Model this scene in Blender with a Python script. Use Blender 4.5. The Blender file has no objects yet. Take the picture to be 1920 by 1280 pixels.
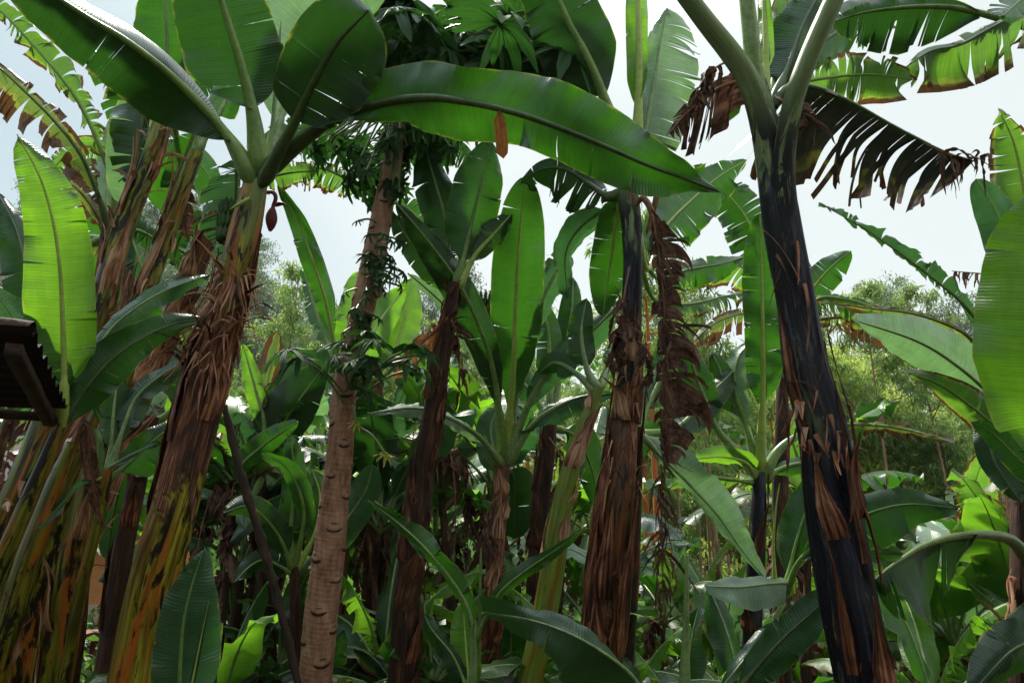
import bpy, math, random
import numpy as np
from mathutils import Vector

# ------------------------------------------------------------------ camera, sky, sun
CAMZ, PITCH, F = 1.55, math.radians(15.0), 1280.0
scene = bpy.context.scene
cam = bpy.data.objects.new("camera", bpy.data.cameras.new("camera"))
scene.collection.objects.link(cam)
cam.location = (0, 0, CAMZ)
cam.rotation_euler = (math.radians(90) + PITCH, 0, 0)
cam.data.lens = 24.0
cam.data.sensor_width = 36.0
cam.data.clip_start = 0.05
cam.data.clip_end = 1200
scene.camera = cam
SUN_EL, SUN_AZ = math.radians(56), math.radians(-32)      # azimuth from +Y, negative = towards -X: high, behind the plants
sd = bpy.data.lights.new("sun", 'SUN')
sd.energy = 3.8
sd.angle = math.radians(7)
sd.color = (1.0, 0.95, 0.86)
sun = bpy.data.objects.new("sun", sd)
scene.collection.objects.link(sun)
sdir = Vector((math.sin(SUN_AZ) * math.cos(SUN_EL), math.cos(SUN_AZ) * math.cos(SUN_EL), math.sin(SUN_EL)))
sun.rotation_euler = sdir.to_track_quat('Z', 'Y').to_euler()
world = bpy.data.worlds.new("World")
scene.world = world
world.use_nodes = True
wn, wl = world.node_tree.nodes, world.node_tree.links
wn.clear()
sky = wn.new('ShaderNodeTexSky')
sky.sky_type = 'NISHITA'
sky.sun_disc = False
sky.sun_elevation = SUN_EL
sky.sun_rotation = SUN_AZ
sky.dust_density = 3.0
b1 = wn.new('ShaderNodeBackground'); b1.inputs[1].default_value = 0.08
wl.new(sky.outputs[0], b1.inputs[0])
tc_ = wn.new('ShaderNodeTexCoord')
nz = wn.new('ShaderNodeTexNoise'); nz.inputs['Scale'].default_value = 1.6; nz.inputs['Detail'].default_value = 3
wl.new(tc_.outputs['Generated'], nz.inputs['Vector'])
cr = wn.new('ShaderNodeValToRGB')
cr.color_ramp.elements[0].position = 0.35; cr.color_ramp.elements[0].color = (0.245, 0.312, 0.338, 1)
cr.color_ramp.elements[1].position = 0.62; cr.color_ramp.elements[1].color = (0.395, 0.43, 0.42, 1)
sxw = wn.new('ShaderNodeSeparateXYZ'); wl.new(tc_.outputs['Generated'], sxw.inputs[0])
mx = wn.new('ShaderNodeMath'); mx.operation = 'MULTIPLY_ADD'; mx.inputs[1].default_value = 0.30
wl.new(sxw.outputs[0], mx.inputs[0]); wl.new(nz.outputs[0], mx.inputs[2])
wl.new(mx.outputs[0], cr.inputs[0])
b2 = wn.new('ShaderNodeBackground')
zr = wn.new('ShaderNodeMapRange'); zr.interpolation_type = 'SMOOTHSTEP'      # overcast: the cloud is brightest overhead
zr.inputs[1].default_value = 0.55; zr.inputs[2].default_value = 0.95; zr.inputs[3].default_value = 1.0; zr.inputs[4].default_value = 3.0
wl.new(sxw.outputs[2], zr.inputs[0]); wl.new(zr.outputs[0], b2.inputs[1])
wl.new(cr.outputs[0], b2.inputs[0])
wm = wn.new('ShaderNodeMixShader'); wm.inputs[0].default_value = 0.92
wl.new(b1.outputs[0], wm.inputs[1]); wl.new(b2.outputs[0], wm.inputs[2])
wo = wn.new('ShaderNodeOutputWorld'); wl.new(wm.outputs[0], wo.inputs[0])
vs = scene.view_settings
vs.view_transform = 'Standard'
vs.look = 'None'
vs.exposure = 1.15
vs.gamma = 1.0
scene.cycles.max_bounces = 6
scene.cycles.diffuse_bounces = 2
scene.cycles.glossy_bounces = 2
scene.cycles.transmission_bounces = 4
scene.cycles.transparent_max_bounces = 4
scene.cycles.use_denoising = True

# ------------------------------------------------------------------ pixel <-> world
CR = np.array([1.0, 0, 0])
CF = np.array([0, math.cos(PITCH), math.sin(PITCH)])
CU = np.array([0, -math.sin(PITCH), math.cos(PITCH)])
CO = np.array([0, 0, CAMZ])

def P(u, v, d):
    """world point seen at photo pixel (u, v) of 1920 x 1280, d metres along the view axis"""
    return CO + CR * ((u - 960) / F * d) - CU * ((v - 640) / F * d) + CF * d

def smooth(x, a=0.0, b=1.0):
    t = np.clip((np.asarray(x, float) - a) / (b - a), 0, 1)
    return t * t * (3 - 2 * t)

def unit(a):
    return a / np.maximum(np.linalg.norm(a, axis=-1, keepdims=True), 1e-9)

def ground_h(x, y):
    x = np.asarray(x, float); y = np.asarray(y, float)
    h = -1.8 * smooth(y, 3.4, 9) * smooth(x, -1.2, 1.6) - .5 * smooth(y, 5, 10) * (1 - smooth(x, -1.2, 1.6)) * smooth(x, -5, -2)
    h = h + 0.05 * np.sin(x * 1.7 + 0.6 * y) * np.cos(y * 1.3) * smooth(np.hypot(x, y), 0.5, 3)
    # the slope behind: a steep hill on the far left and a lower one behind the right
    ridge = 26 * np.exp(-((x + 52) / 26.0) ** 2) + 12 * np.exp(-((x + 14) / 22.0) ** 2) + 9.5 * np.exp(-((x - 20) / 18.0) ** 2) + 5 * np.exp(-((x - 62) / 30.0) ** 2)
    return h + ridge * smooth(y, 20, 68)

def spline(pts, n=None, step=None):
    """Catmull-Rom through pts (k, dim), resampled evenly by arc length of the first three columns"""
    p = np.asarray(pts, float)
    if len(p) == 2:
        q = p[0] + (p[1] - p[0]) * np.linspace(0, 1, 40)[:, None]
    else:
        e = np.vstack([2 * p[0] - p[1], p, 2 * p[-1] - p[-2]])
        out = []
        for i in range(1, len(e) - 2):
            t = np.linspace(0, 1, 24, endpoint=False)[:, None]
            a, b, c, d = e[i - 1], e[i], e[i + 1], e[i + 2]
            out.append(0.5 * (2 * b + (c - a) * t + (2 * a - 5 * b + 4 * c - d) * t ** 2 + (3 * b - a - 3 * c + d) * t ** 3))
        q = np.vstack(out + [p[-1:]])
    L = np.concatenate([[0], np.cumsum(np.linalg.norm(np.diff(q[:, :3], axis=0), axis=1))])
    if n is None:
        n = max(4, int(L[-1] / step) + 1)
    s = np.linspace(0, L[-1], n)
    return np.stack([np.interp(s, L, q[:, k]) for k in range(q.shape[1])], 1), s

def tangents(C):
    return unit(np.gradient(C, axis=0))

# ------------------------------------------------------------------ mesh objects
COL = scene.collection
ORIGIN = {}

def mesh_data(name, V, Fc, mat, tc=None, dry=None, flat=False):
    me = bpy.data.meshes.new(name)
    V = np.asarray(V, np.float32)
    Fc = np.asarray(Fc, np.int32)
    k = Fc.shape[1]
    me.vertices.add(len(V)); me.vertices.foreach_set('co', V.ravel())
    me.loops.add(Fc.size); me.loops.foreach_set('vertex_index', Fc.ravel())
    me.polygons.add(len(Fc))
    me.polygons.foreach_set('loop_start', np.arange(0, Fc.size, k, dtype=np.int32))
    me.polygons.foreach_set('loop_total', np.full(len(Fc), k, np.int32))
    me.polygons.foreach_set('use_smooth', np.full(len(Fc), not flat))
    me.update(calc_edges=True)
    if tc is not None:
        a = me.attributes.new('tc', 'FLOAT_VECTOR', 'POINT'); a.data.foreach_set('vector', np.asarray(tc, np.float32).ravel())
    if dry is not None:
        a = me.attributes.new('dry', 'FLOAT', 'POINT'); a.data.foreach_set('value', np.asarray(dry, np.float32).ravel())
    me.materials.append(mat)
    return me

def part(name, geo, mat, parent=None, flat=False):
    """geo = (V, F, tc[, dry]) in world metres; the object sits at the origin of the thing it belongs to"""
    V, Fc, tc = geo[0], geo[1], geo[2]
    dry = geo[3] if len(geo) > 3 else None
    off = ORIGIN.get(parent.name, np.zeros(3)) if parent is not None else np.zeros(3)
    me = mesh_data(name, np.asarray(V) - off, Fc, mat, tc, dry, flat)
    o = bpy.data.objects.new(name, me)
    COL.objects.link(o)
    if parent is not None:
        o.parent = parent
        ORIGIN[o.name] = off
    return o

def thing(name, label, cat, loc, group=None):
    o = bpy.data.objects.new(name, None)
    COL.objects.link(o)
    o.empty_display_size = 0.2
    o.location = [float(a) for a in loc]
    o['label'] = label; o['category'] = cat
    if group: o['group'] = group
    ORIGIN[o.name] = np.array(loc, float)
    return o

def tag(o, label, cat, group=None):
    o['label'] = label; o['category'] = cat
    if group: o['group'] = group
    return o

def merge(geos):
    V, Fs, T, D, n = [], [], [], [], 0
    for g in geos:
        V.append(g[0]); Fs.append(np.asarray(g[1]) + n); T.append(g[2]); n += len(g[0])
        D.append(g[3] if len(g) > 3 else np.zeros(len(g[0])))
    return np.vstack(V), np.vstack(Fs), np.vstack(T), np.concatenate(D)

def grid_faces(n, m, closed=False):
    i = np.arange(n - 1)[:, None]; j = np.arange(m if closed else m - 1)[None, :]
    j2 = (j + 1) % m
    a = i * m + j; b = i * m + j2; c = (i + 1) * m + j2; d = (i + 1) * m + j
    return np.stack([a, b, c, d], -1).reshape(-1, 4)

def frames(C, ref=np.array([0, -1.0, 0])):
    T = tangents(C)
    X = unit(np.cross(np.cross(T, ref), T))
    Y = np.cross(T, X)
    return T, X, Y

def tube(C, R, seg=10, relief=None, ref=np.array([0, 1.0, 0.02]), flatten=1.0):
    """tube round the polyline C with radii R; tc = (cos, sin, length) in metres so streaks run along it"""
    n = len(C)
    T, X, Y = frames(C, ref)
    a = np.linspace(0, 2 * np.pi, seg, endpoint=False)
    L = np.concatenate([[0], np.cumsum(np.linalg.norm(np.diff(C, axis=0), axis=1))])
    R = np.broadcast_to(np.asarray(R, float), (n,))
    RR = R[:, None] * np.ones(seg)[None]
    if relief is not None:
        RR = RR + relief(a[None, :], L[:, None], R[:, None])
    V = C[:, None] + RR[..., None] * (np.cos(a)[None, :, None] * X[:, None] + flatten * np.sin(a)[None, :, None] * Y[:, None])
    tc = np.stack([np.cos(a)[None] * R[:, None], np.sin(a)[None] * R[:, None], L[:, None] + 0 * a[None]], -1)
    V = V.reshape(-1, 3); tc = tc.reshape(-1, 3); Fc = grid_faces(n, seg, True)
    return V, Fc, tc

# ------------------------------------------------------------------ materials
class NT:
    def __init__(s, name):
        s.m = bpy.data.materials.new(name); s.m.use_nodes = True
        s.t = s.m.node_tree; s.t.nodes.clear()
        s.out = s.t.nodes.new('ShaderNodeOutputMaterial')
    def n(s, ty, **kw):
        x = s.t.nodes.new('ShaderNode' + ty)
        for k, v in kw.items():
            setattr(x, k, v)
        return x
    def l(s, a, b):
        s.t.links.new(a, b)
    def val(s, sock, v):
        if isinstance(v, (int, float)): sock.default_value = v
        elif isinstance(v, (tuple, list)): sock.default_value = tuple(v) + ((1,) if len(v) == 3 and sock.type == 'RGBA' else ())
        else: s.l(v, sock)
    def math(s, op, a, b=0.0, c=0.0, clamp=False):
        x = s.n('Math', operation=op); x.use_clamp = clamp
        s.val(x.inputs[0], a); s.val(x.inputs[1], b); s.val(x.inputs[2], c)
        return x.outputs[0]
    def mix(s, f, a, b):
        x = s.n('Mix', data_type='RGBA'); s.val(x.inputs[0], f); s.val(x.inputs[6], a); s.val(x.inputs[7], b)
        return x.outputs[2]
    def noise(s, vec, sc=(1, 1, 1), off=None, detail=3, rough=.55, dist=0.0):
        mp = s.n('Mapping'); s.l(vec, mp.inputs[0]); mp.inputs['Scale'].default_value = sc
        if off is not None: s.l(off, mp.inputs['Location'])
        x = s.n('TexNoise'); x.inputs['Scale'].default_value = 1; x.inputs['Detail'].default_value = detail
        x.inputs['Roughness'].default_value = rough; x.inputs['Distortion'].default_value = dist
        s.l(mp.outputs[0], x.inputs['Vector'])
        return x.outputs[0]
    def step(s, x, a, b):
        r = s.n('MapRange', interpolation_type='SMOOTHSTEP'); s.val(r.inputs[0], x)
        r.inputs[1].default_value = a; r.inputs[2].default_value = b
        return r.outputs[0]
    def ramp(s, x, stops):
        r = s.n('ValToRGB'); s.l(x, r.inputs[0]); e = r.color_ramp.elements
        while len(e) < len(stops): e.new(0.5)
        for k, (p, c) in enumerate(stops):
            e[k].position = p; e[k].color = (*c, 1)
        return r.outputs[0]
    def attr(s, name):
        return s.n('Attribute', attribute_name=name)
    def bump(s, h, strength=.5, dist=.002):
        b = s.n('Bump'); b.inputs['Strength'].default_value = strength; b.inputs['Distance'].default_value = dist
        s.l(h, b.inputs['Height']); return b.outputs[0]
    def pbsdf(s, col, rough, spec=.5, normal=None, coat=0):
        p = s.n('BsdfPrincipled'); s.val(p.inputs['Base Color'], col); s.val(p.inputs['Roughness'], rough)
        s.val(p.inputs['Specular IOR Level'], spec)
        if normal is not None: s.l(normal, p.inputs['Normal'])
        return p

def leaf_mat(name, dark, light, trans, tmix=.45, brown=0.0, rough=.33, waxy=.35, spec=.62, veins=1.0, back=(.10, .16, .085), backmix=.30):
    """banana leaf: close parallel side veins, waxier paler underside, light comes through, edges dry to brown"""
    t = NT(name)
    at = t.attr('tc'); sep = t.n('SeparateXYZ'); t.l(at.outputs['Vector'], sep.inputs[0])
    oi = t.n('ObjectInfo'); rnd = oi.outputs['Random']
    u, v = sep.outputs[0], sep.outputs[1]
    av = t.math('ABSOLUTE', v)
    off = t.n('CombineXYZ'); t.l(t.math('MULTIPLY', rnd, 37.0), off.inputs[0]); off = off.outputs[0]
    fine = t.noise(at.outputs['Vector'], (75, 1.2, 1), off, 3, .6)
    broad = t.noise(at.outputs['Vector'], (16, 0.7, 1), off, 2, .5)
    blot = t.noise(at.outputs['Vector'], (3.5, 2.2, 1), off, 3, .6)
    wv = t.math('SINE', t.math('MULTIPLY_ADD', u, 560.0, t.math('MULTIPLY', blot, 6.0)))
    vv = t.math('ADD', t.math('MULTIPLY', fine, .6), t.math('MULTIPLY', broad, .4))
    tone = t.math('ADD', t.math('MULTIPLY', vv, .75), t.math('MULTIPLY', blot, .50))
    tone = t.math('ADD', tone, t.math('MULTIPLY', wv, .035 * veins))
    tone = t.math('ADD', tone, t.math('MULTIPLY_ADD', rnd, .3, -.15))
    k = t.step(tone, .38, .92)
    col = t.mix(k, dark, light)
    tcol = t.mix(k, tuple(c * .62 for c in trans), trans)
    # pale towards the midrib
    rib = t.math('SUBTRACT', 1.0, t.step(av, .0, .09))
    col = t.mix(t.math('MULTIPLY', rib, .35), col, (.22, .30, .06))
    # dry edge and blotches
    e = t.math('ADD', av, t.math('MULTIPLY', t.noise(at.outputs['Vector'], (14, 3, 1), off, 3, .65), .35 + .5 * brown))
    lo = 1.22 - .62 * brown
    ek = t.step(e, lo, lo + .10)
    sp = t.step(t.noise(at.outputs['Vector'], (22, 9, 1), off, 2, .6), .76 - .16 * brown, .80 - .14 * brown)
    bk = t.math('MAXIMUM', ek, t.math('MULTIPLY', sp, .7 if brown > .05 else .35))
    bcol = t.ramp(t.noise(at.outputs['Vector'], (60, 5, 1), off, 2, .6), [(.3, (.028, .013, .007)), (.55, (.12, .055, .022)), (.75, (.30, .17, .07))])
    yel = t.math('MULTIPLY', t.math('SUBTRACT', t.step(e, lo - .10, lo), ek), .6)
    col = t.mix(yel, col, (.26, .24, .03))
    tcol = t.mix(yel, tcol, (.45, .42, .05))
    geo = t.n('NewGeometry')
    bb = t.mix(backmix, col, back)
    side = t.mix(t.math('MULTIPLY', geo.outputs['Backfacing'], waxy), col, bb)
    side = t.mix(bk, side, bcol); tcol = t.mix(bk, tcol, (.10, .045, .015))
    dust = t.math('MULTIPLY', t.step(t.noise(at.outputs['Vector'], (9, 6, 1), off, 5, .75), .56, .72), .22)
    side = t.mix(dust, side, (.17, .17, .12))
    nrm = t.bump(t.math('ADD', vv, t.math('MULTIPLY', wv, .10 * veins)), .7, .0045)
    p = t.pbsdf(side, t.math('MULTIPLY_ADD', vv, .25, rough - .1), spec, nrm)
    tr = t.n('BsdfTranslucent'); t.l(tcol, tr.inputs[0]); t.l(nrm, tr.inputs['Normal'])
    ms = t.n('MixShader'); ms.inputs[0].default_value = tmix
    t.l(p.outputs[0], ms.inputs[1]); t.l(tr.outputs[0], ms.inputs[2]); t.l(ms.outputs[0], t.out.inputs[0])
    return t.m

def dead_mat(name, stops, tmix=.12, rough=.8, sc=(45, 3, 1)):
    t = NT(name)
    at = t.attr('tc'); oi = t.n('ObjectInfo')
    off = t.n('CombineXYZ'); t.l(t.math('MULTIPLY', oi.outputs['Random'], 31.0), off.inputs[0]); off = off.outputs[0]
    a = t.noise(at.outputs['Vector'], sc, off, 4, .65)
    b = t.noise(at.outputs['Vector'], (7, 5, 3), off, 4, .65, .6)
    x = t.math('ADD', t.math('MULTIPLY', a, .6), t.math('MULTIPLY', b, .5))
    col = t.ramp(x, stops)
    nrm = t.bump(a, .8, .006)
    p = t.pbsdf(col, rough, .25, nrm)
    tr = t.n('BsdfTranslucent'); t.l(col, tr.inputs[0])
    ms = t.n('MixShader'); ms.inputs[0].default_value = tmix
    t.l(p.outputs[0], ms.inputs[1]); t.l(tr.outputs[0], ms.inputs[2]); t.l(ms.outputs[0], t.out.inputs[0])
    return t.m

def stem_mat(name, fresh, dryc, blot=((.012, .010, .014), .5), dry_lo=.45, rough=.42, spec=.4, rust=(.30, .075, .012), rustk=.5, top=None):
    """banana pseudostem: living sheaths (fresh ramp) with dark blotches, under dead brown fibre where the dry attribute is high"""
    t = NT(name)
    at = t.attr('tc'); v = at.outputs['Vector']; dr = t.attr('dry').outputs['Fac']
    oi = t.n('ObjectInfo'); off = t.n('CombineXYZ'); t.l(t.math('MULTIPLY', oi.outputs['Random'], 19.0), off.inputs[2]); off = off.outputs[0]
    streak = t.noise(v, (55, 55, 2.2), off, 4, .6, .3)
    broad = t.noise(v, (14, 14, 1.6), off, 3, .6, .5)
    fib = t.noise(v, (170, 170, 5), off, 3, .65, .6)
    pat = t.noise(v, (9, 9, 3.2), off, 4, .65, .8)
    f = t.ramp(t.math('ADD', t.math('MULTIPLY', streak, .5), t.math('MULTIPLY', broad, .5)), fresh)
    if top:
        f2 = t.ramp(t.math('ADD', t.math('MULTIPLY', streak, .5), t.math('MULTIPLY', broad, .5)), top)
        f = t.mix(t.step(t.math('ADD', t.math('MULTIPLY', dr, -1.3), t.math('MULTIPLY', t.noise(v, (16, 16, 5), off, 4, .65, .8), 1.1)), .85, 1.05), f, f2)
    rk = t.math('MULTIPLY', t.step(t.noise(v, (12, 12, 2.0), off, 3, .6, .4), .50, .62), rustk)
    f = t.mix(rk, f, rust)
    bl = t.math('MULTIPLY', t.math('SUBTRACT', 1.0, t.step(t.math('MULTIPLY', dr, -1.0), .45, 1.2)), 1.0) if top else 1.0
    bl = t.math('MULTIPLY', bl, t.step(t.math('ADD', t.math('MULTIPLY', t.noise(v, (26, 26, 6), off, 5, .7, .8), .55), t.math('MULTIPLY', broad, .45)), .62 - .25 * blot[1], .68 - .25 * blot[1]))
    f = t.mix(bl, f, blot[0])
    spk = t.step(t.noise(v, (95, 95, 55), off, 4, .7), .60, .68)
    f = t.mix(t.math('MULTIPLY', spk, .55), f, (.10, .07, .035))
    d = t.ramp(t.math('ADD', t.math('MULTIPLY', fib, .55), t.math('MULTIPLY', pat, .45)), dryc)
    dk = t.step(t.math('ADD', t.math('MULTIPLY', pat, .8), t.math('MULTIPLY', dr, .8)), dry_lo + .33, dry_lo + .40)
    col = t.mix(dk, f, d)
    h = t.math('ADD', t.math('MULTIPLY', streak, .35), t.math('MULTIPLY', t.math('MULTIPLY', fib, dk), .5))
    h = t.math('ADD', h, t.math('MULTIPLY', dk, .5))
    nrm = t.bump(h, .9, .010)
    rg = t.math('MULTIPLY_ADD', dk, .3, rough)
    p = t.pbsdf(col, rg, spec, nrm)
    t.l(p.outputs[0], t.out.inputs[0])
    return t.m

def plain_mat(name, c1, c2, sc=8, rough=.7, spec=.3, bump=.4, tr=0, bd=.01, det=5):
    t = NT(name)
    tc = t.n('TexCoord')
    n1 = t.noise(tc.outputs['Object'], (sc,) * 3, None, det, .65)
    n2 = t.noise(tc.outputs['Object'], (sc * 9,) * 3, None, 3, .6)
    x = t.math('ADD', t.math('MULTIPLY', n1, .6), t.math('MULTIPLY', n2, .4))
    col = t.mix(t.step(x, .35, .68), c1, c2)
    p = t.pbsdf(col, rough, spec, t.bump(x, bump, bd))
    if tr:
        q = t.n('BsdfTranslucent'); t.l(col, q.inputs[0])
        ms = t.n('MixShader'); ms.inputs[0].default_value = tr
        t.l(p.outputs[0], ms.inputs[1]); t.l(q.outputs[0], ms.inputs[2]); t.l(ms.outputs[0], t.out.inputs[0])
    else:
        t.l(p.outputs[0], t.out.inputs[0])
    return t.m

def tree_leaf_mat(name, stops, trans, tmix=.3, rough=.5, spec=.35):
    """small leaves; tc.x carries a random number per leaf"""
    t = NT(name)
    at = t.attr('tc'); sep = t.n('SeparateXYZ'); t.l(at.outputs['Vector'], sep.inputs[0])
    oi = t.n('ObjectInfo')
    x = t.math('ADD', t.math('MULTIPLY', sep.outputs[0], .75), t.math('MULTIPLY', oi.outputs['Random'], .25))
    col = t.ramp(x, stops)
    p = t.pbsdf(col, rough, spec)
    q = t.n('BsdfTranslucent'); q.inputs[0].default_value = (*trans, 1)
    ms = t.n('MixShader'); ms.inputs[0].default_value = tmix
    t.l(p.outputs[0], ms.inputs[1]); t.l(q.outputs[0], ms.inputs[2]); t.l(ms.outputs[0], t.out.inputs[0])
    return t.m

BK = (.030, .016, .010)
DRY = [(.38, (.006, .003, .002)), (.47, (.045, .014, .007)), (.55, (.19, .062, .026)), (.66, (.50, .25, .14))]
DRYD = [(.34, (.004, .003, .003)), (.47, (.024, .009, .005)), (.57, (.085, .030, .013)), (.70, (.27, .11, .05))]
M = {
    'young': leaf_mat('leaf_young', (.035, .10, .010), (.09, .21, .018), (.22, .52, .022), .46, 0.0, .33),
    'green': leaf_mat('leaf_green', (.010, .038, .007), (.034, .092, .014), (.045, .185, .008), .38, 0.0, .31),
    'deep': leaf_mat('leaf_deep', (.006, .024, .007), (.019, .056, .014), (.028, .11, .009), .32, 0.0, .34, spec=.5),
    'teal': leaf_mat('leaf_blue_green', (.014, .048, .024), (.045, .10, .056), (.06, .20, .04), .28, 0.0, .30, spec=.8),
    'silver': leaf_mat('leaf_silvery', (.13, .20, .12), (.30, .40, .28), (.03, .12, .01), .22, 0.0, .34, waxy=1.0, spec=.7, back=(.016, .05, .012), backmix=.95),
    'pale': leaf_mat('leaf_waxy_sky_pale', (.13, .20, .125), (.32, .42, .29), (.20, .42, .12), .30, 0.0, .34, spec=.7, back=(.2, .27, .19)),  # waxy leaf, with the sky's sheen on its top put into the pale colour
    'worn': leaf_mat('leaf_worn', (.025, .075, .012), (.075, .15, .025), (.17, .40, .03), .40, .30, .42),
    'brownish': leaf_mat('leaf_browning', (.035, .070, .016), (.10, .14, .035), (.20, .32, .04), .36, .75, .5),
    'grey': leaf_mat('leaf_greyed', (.025, .026, .026), (.095, .088, .092), (.035, .04, .018), .12, .35, .45, spec=.5, back=(.05, .055, .05)),
    'dead': dead_mat('leaf_dead', [(.3, (.016, .008, .006)), (.5, (.075, .033, .022)), (.65, (.20, .10, .07)), (.8, (.36, .21, .15))], .16),
    'deadred': dead_mat('leaf_dead_rusty', [(.3, (.03, .010, .004)), (.5, (.16, .055, .016)), (.7, (.40, .19, .07))], .30),
    'sheath': dead_mat('sheath_dry', [(.41, (.014, .006, .004)), (.48, (.13, .045, .022)), (.55, (.36, .16, .085)), (.66, (.64, .40, .27))], .05, .65, (48, 2.0, 1)),
    'sheathr': dead_mat('sheath_red_brown', [(.41, (.006, .003, .002)), (.49, (.045, .013, .006)), (.56, (.15, .045, .019)), (.67, (.40, .17, .09))], .04, .55, (48, 2.0, 1)),
    'sheathd': dead_mat('sheath_dark', DRYD, .03, .65, (110, 6, 1)),
    'rib': plain_mat('midrib_green', (.10, .18, .035), (.22, .32, .08), 6, .38, .5, .1),
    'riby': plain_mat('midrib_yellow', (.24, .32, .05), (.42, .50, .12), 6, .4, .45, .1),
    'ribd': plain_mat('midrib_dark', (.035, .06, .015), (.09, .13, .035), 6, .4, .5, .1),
    'ribb': plain_mat('midrib_brown', (.10, .040, .018), (.26, .12, .055), 12, .65, .3, .3),
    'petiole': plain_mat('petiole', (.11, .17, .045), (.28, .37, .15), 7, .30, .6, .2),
    'petd': plain_mat('petiole_shaded', (.07, .10, .025), (.16, .22, .06), 5, .4, .5, .12),  # darker copy of the petiole, shade put into its colour
    's_yellow': stem_mat('stem_yellow_green', [(.34, (.020, .012, .005)), (.43, (.075, .065, .008)), (.54, (.20, .20, .014)), (.68, (.42, .38, .04))], DRY, ((.012, .007, .005), .50), .56, rough=.34, rust=(.40, .10, .015), rustk=.85),
    's_green': stem_mat('stem_green', [(.30, (.05, .035, .008)), (.42, (.12, .15, .015)), (.6, (.22, .28, .035)), (.8, (.36, .38, .07))], DRY, ((.018, .010, .006), .15), .72),
    's_main': stem_mat('stem_rust', [(.33, (.02, .010, .005)), (.42, (.10, .045, .007)), (.50, (.20, .15, .012)), (.60, (.36, .30, .025)), (.74, (.42, .17, .02))], DRY, ((.014, .007, .005), .42), .50, rough=.34, rust=(.42, .085, .012), rustk=.85, top=[(.3, (.07, .08, .02)), (.5, (.17, .20, .045)), (.7, (.32, .34, .09))]),
    's_purple': stem_mat('stem_purple', [(.34, (.006, .005, .009)), (.45, (.018, .017, .036)), (.56, (.050, .046, .075)), (.70, (.20, .20, .07))], DRY, ((.008, .006, .010), .72), .56, .50, .25, (.11, .12, .02), .45, top=[(.30, (.09, .11, .05)), (.5, (.19, .24, .10)), (.75, (.33, .38, .20))]),
    's_dark': stem_mat('stem_dark', [(.30, (.008, .006, .006)), (.45, (.030, .018, .012)), (.62, (.07, .055, .018)), (.82, (.16, .17, .03))], DRYD, ((.008, .005, .005), .45), .42, .45, .4),
    's_brown': stem_mat('stem_brown', [(.28, (.012, .007, .005)), (.42, (.060, .022, .010)), (.58, (.16, .062, .024)), (.78, (.28, .13, .06))], DRY, ((.010, .006, .005), .42), .50, rustk=.35),
}
# ------------------------------------------------------------------ shapes
DOWN = np.array([0, 0, -1.0])

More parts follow.
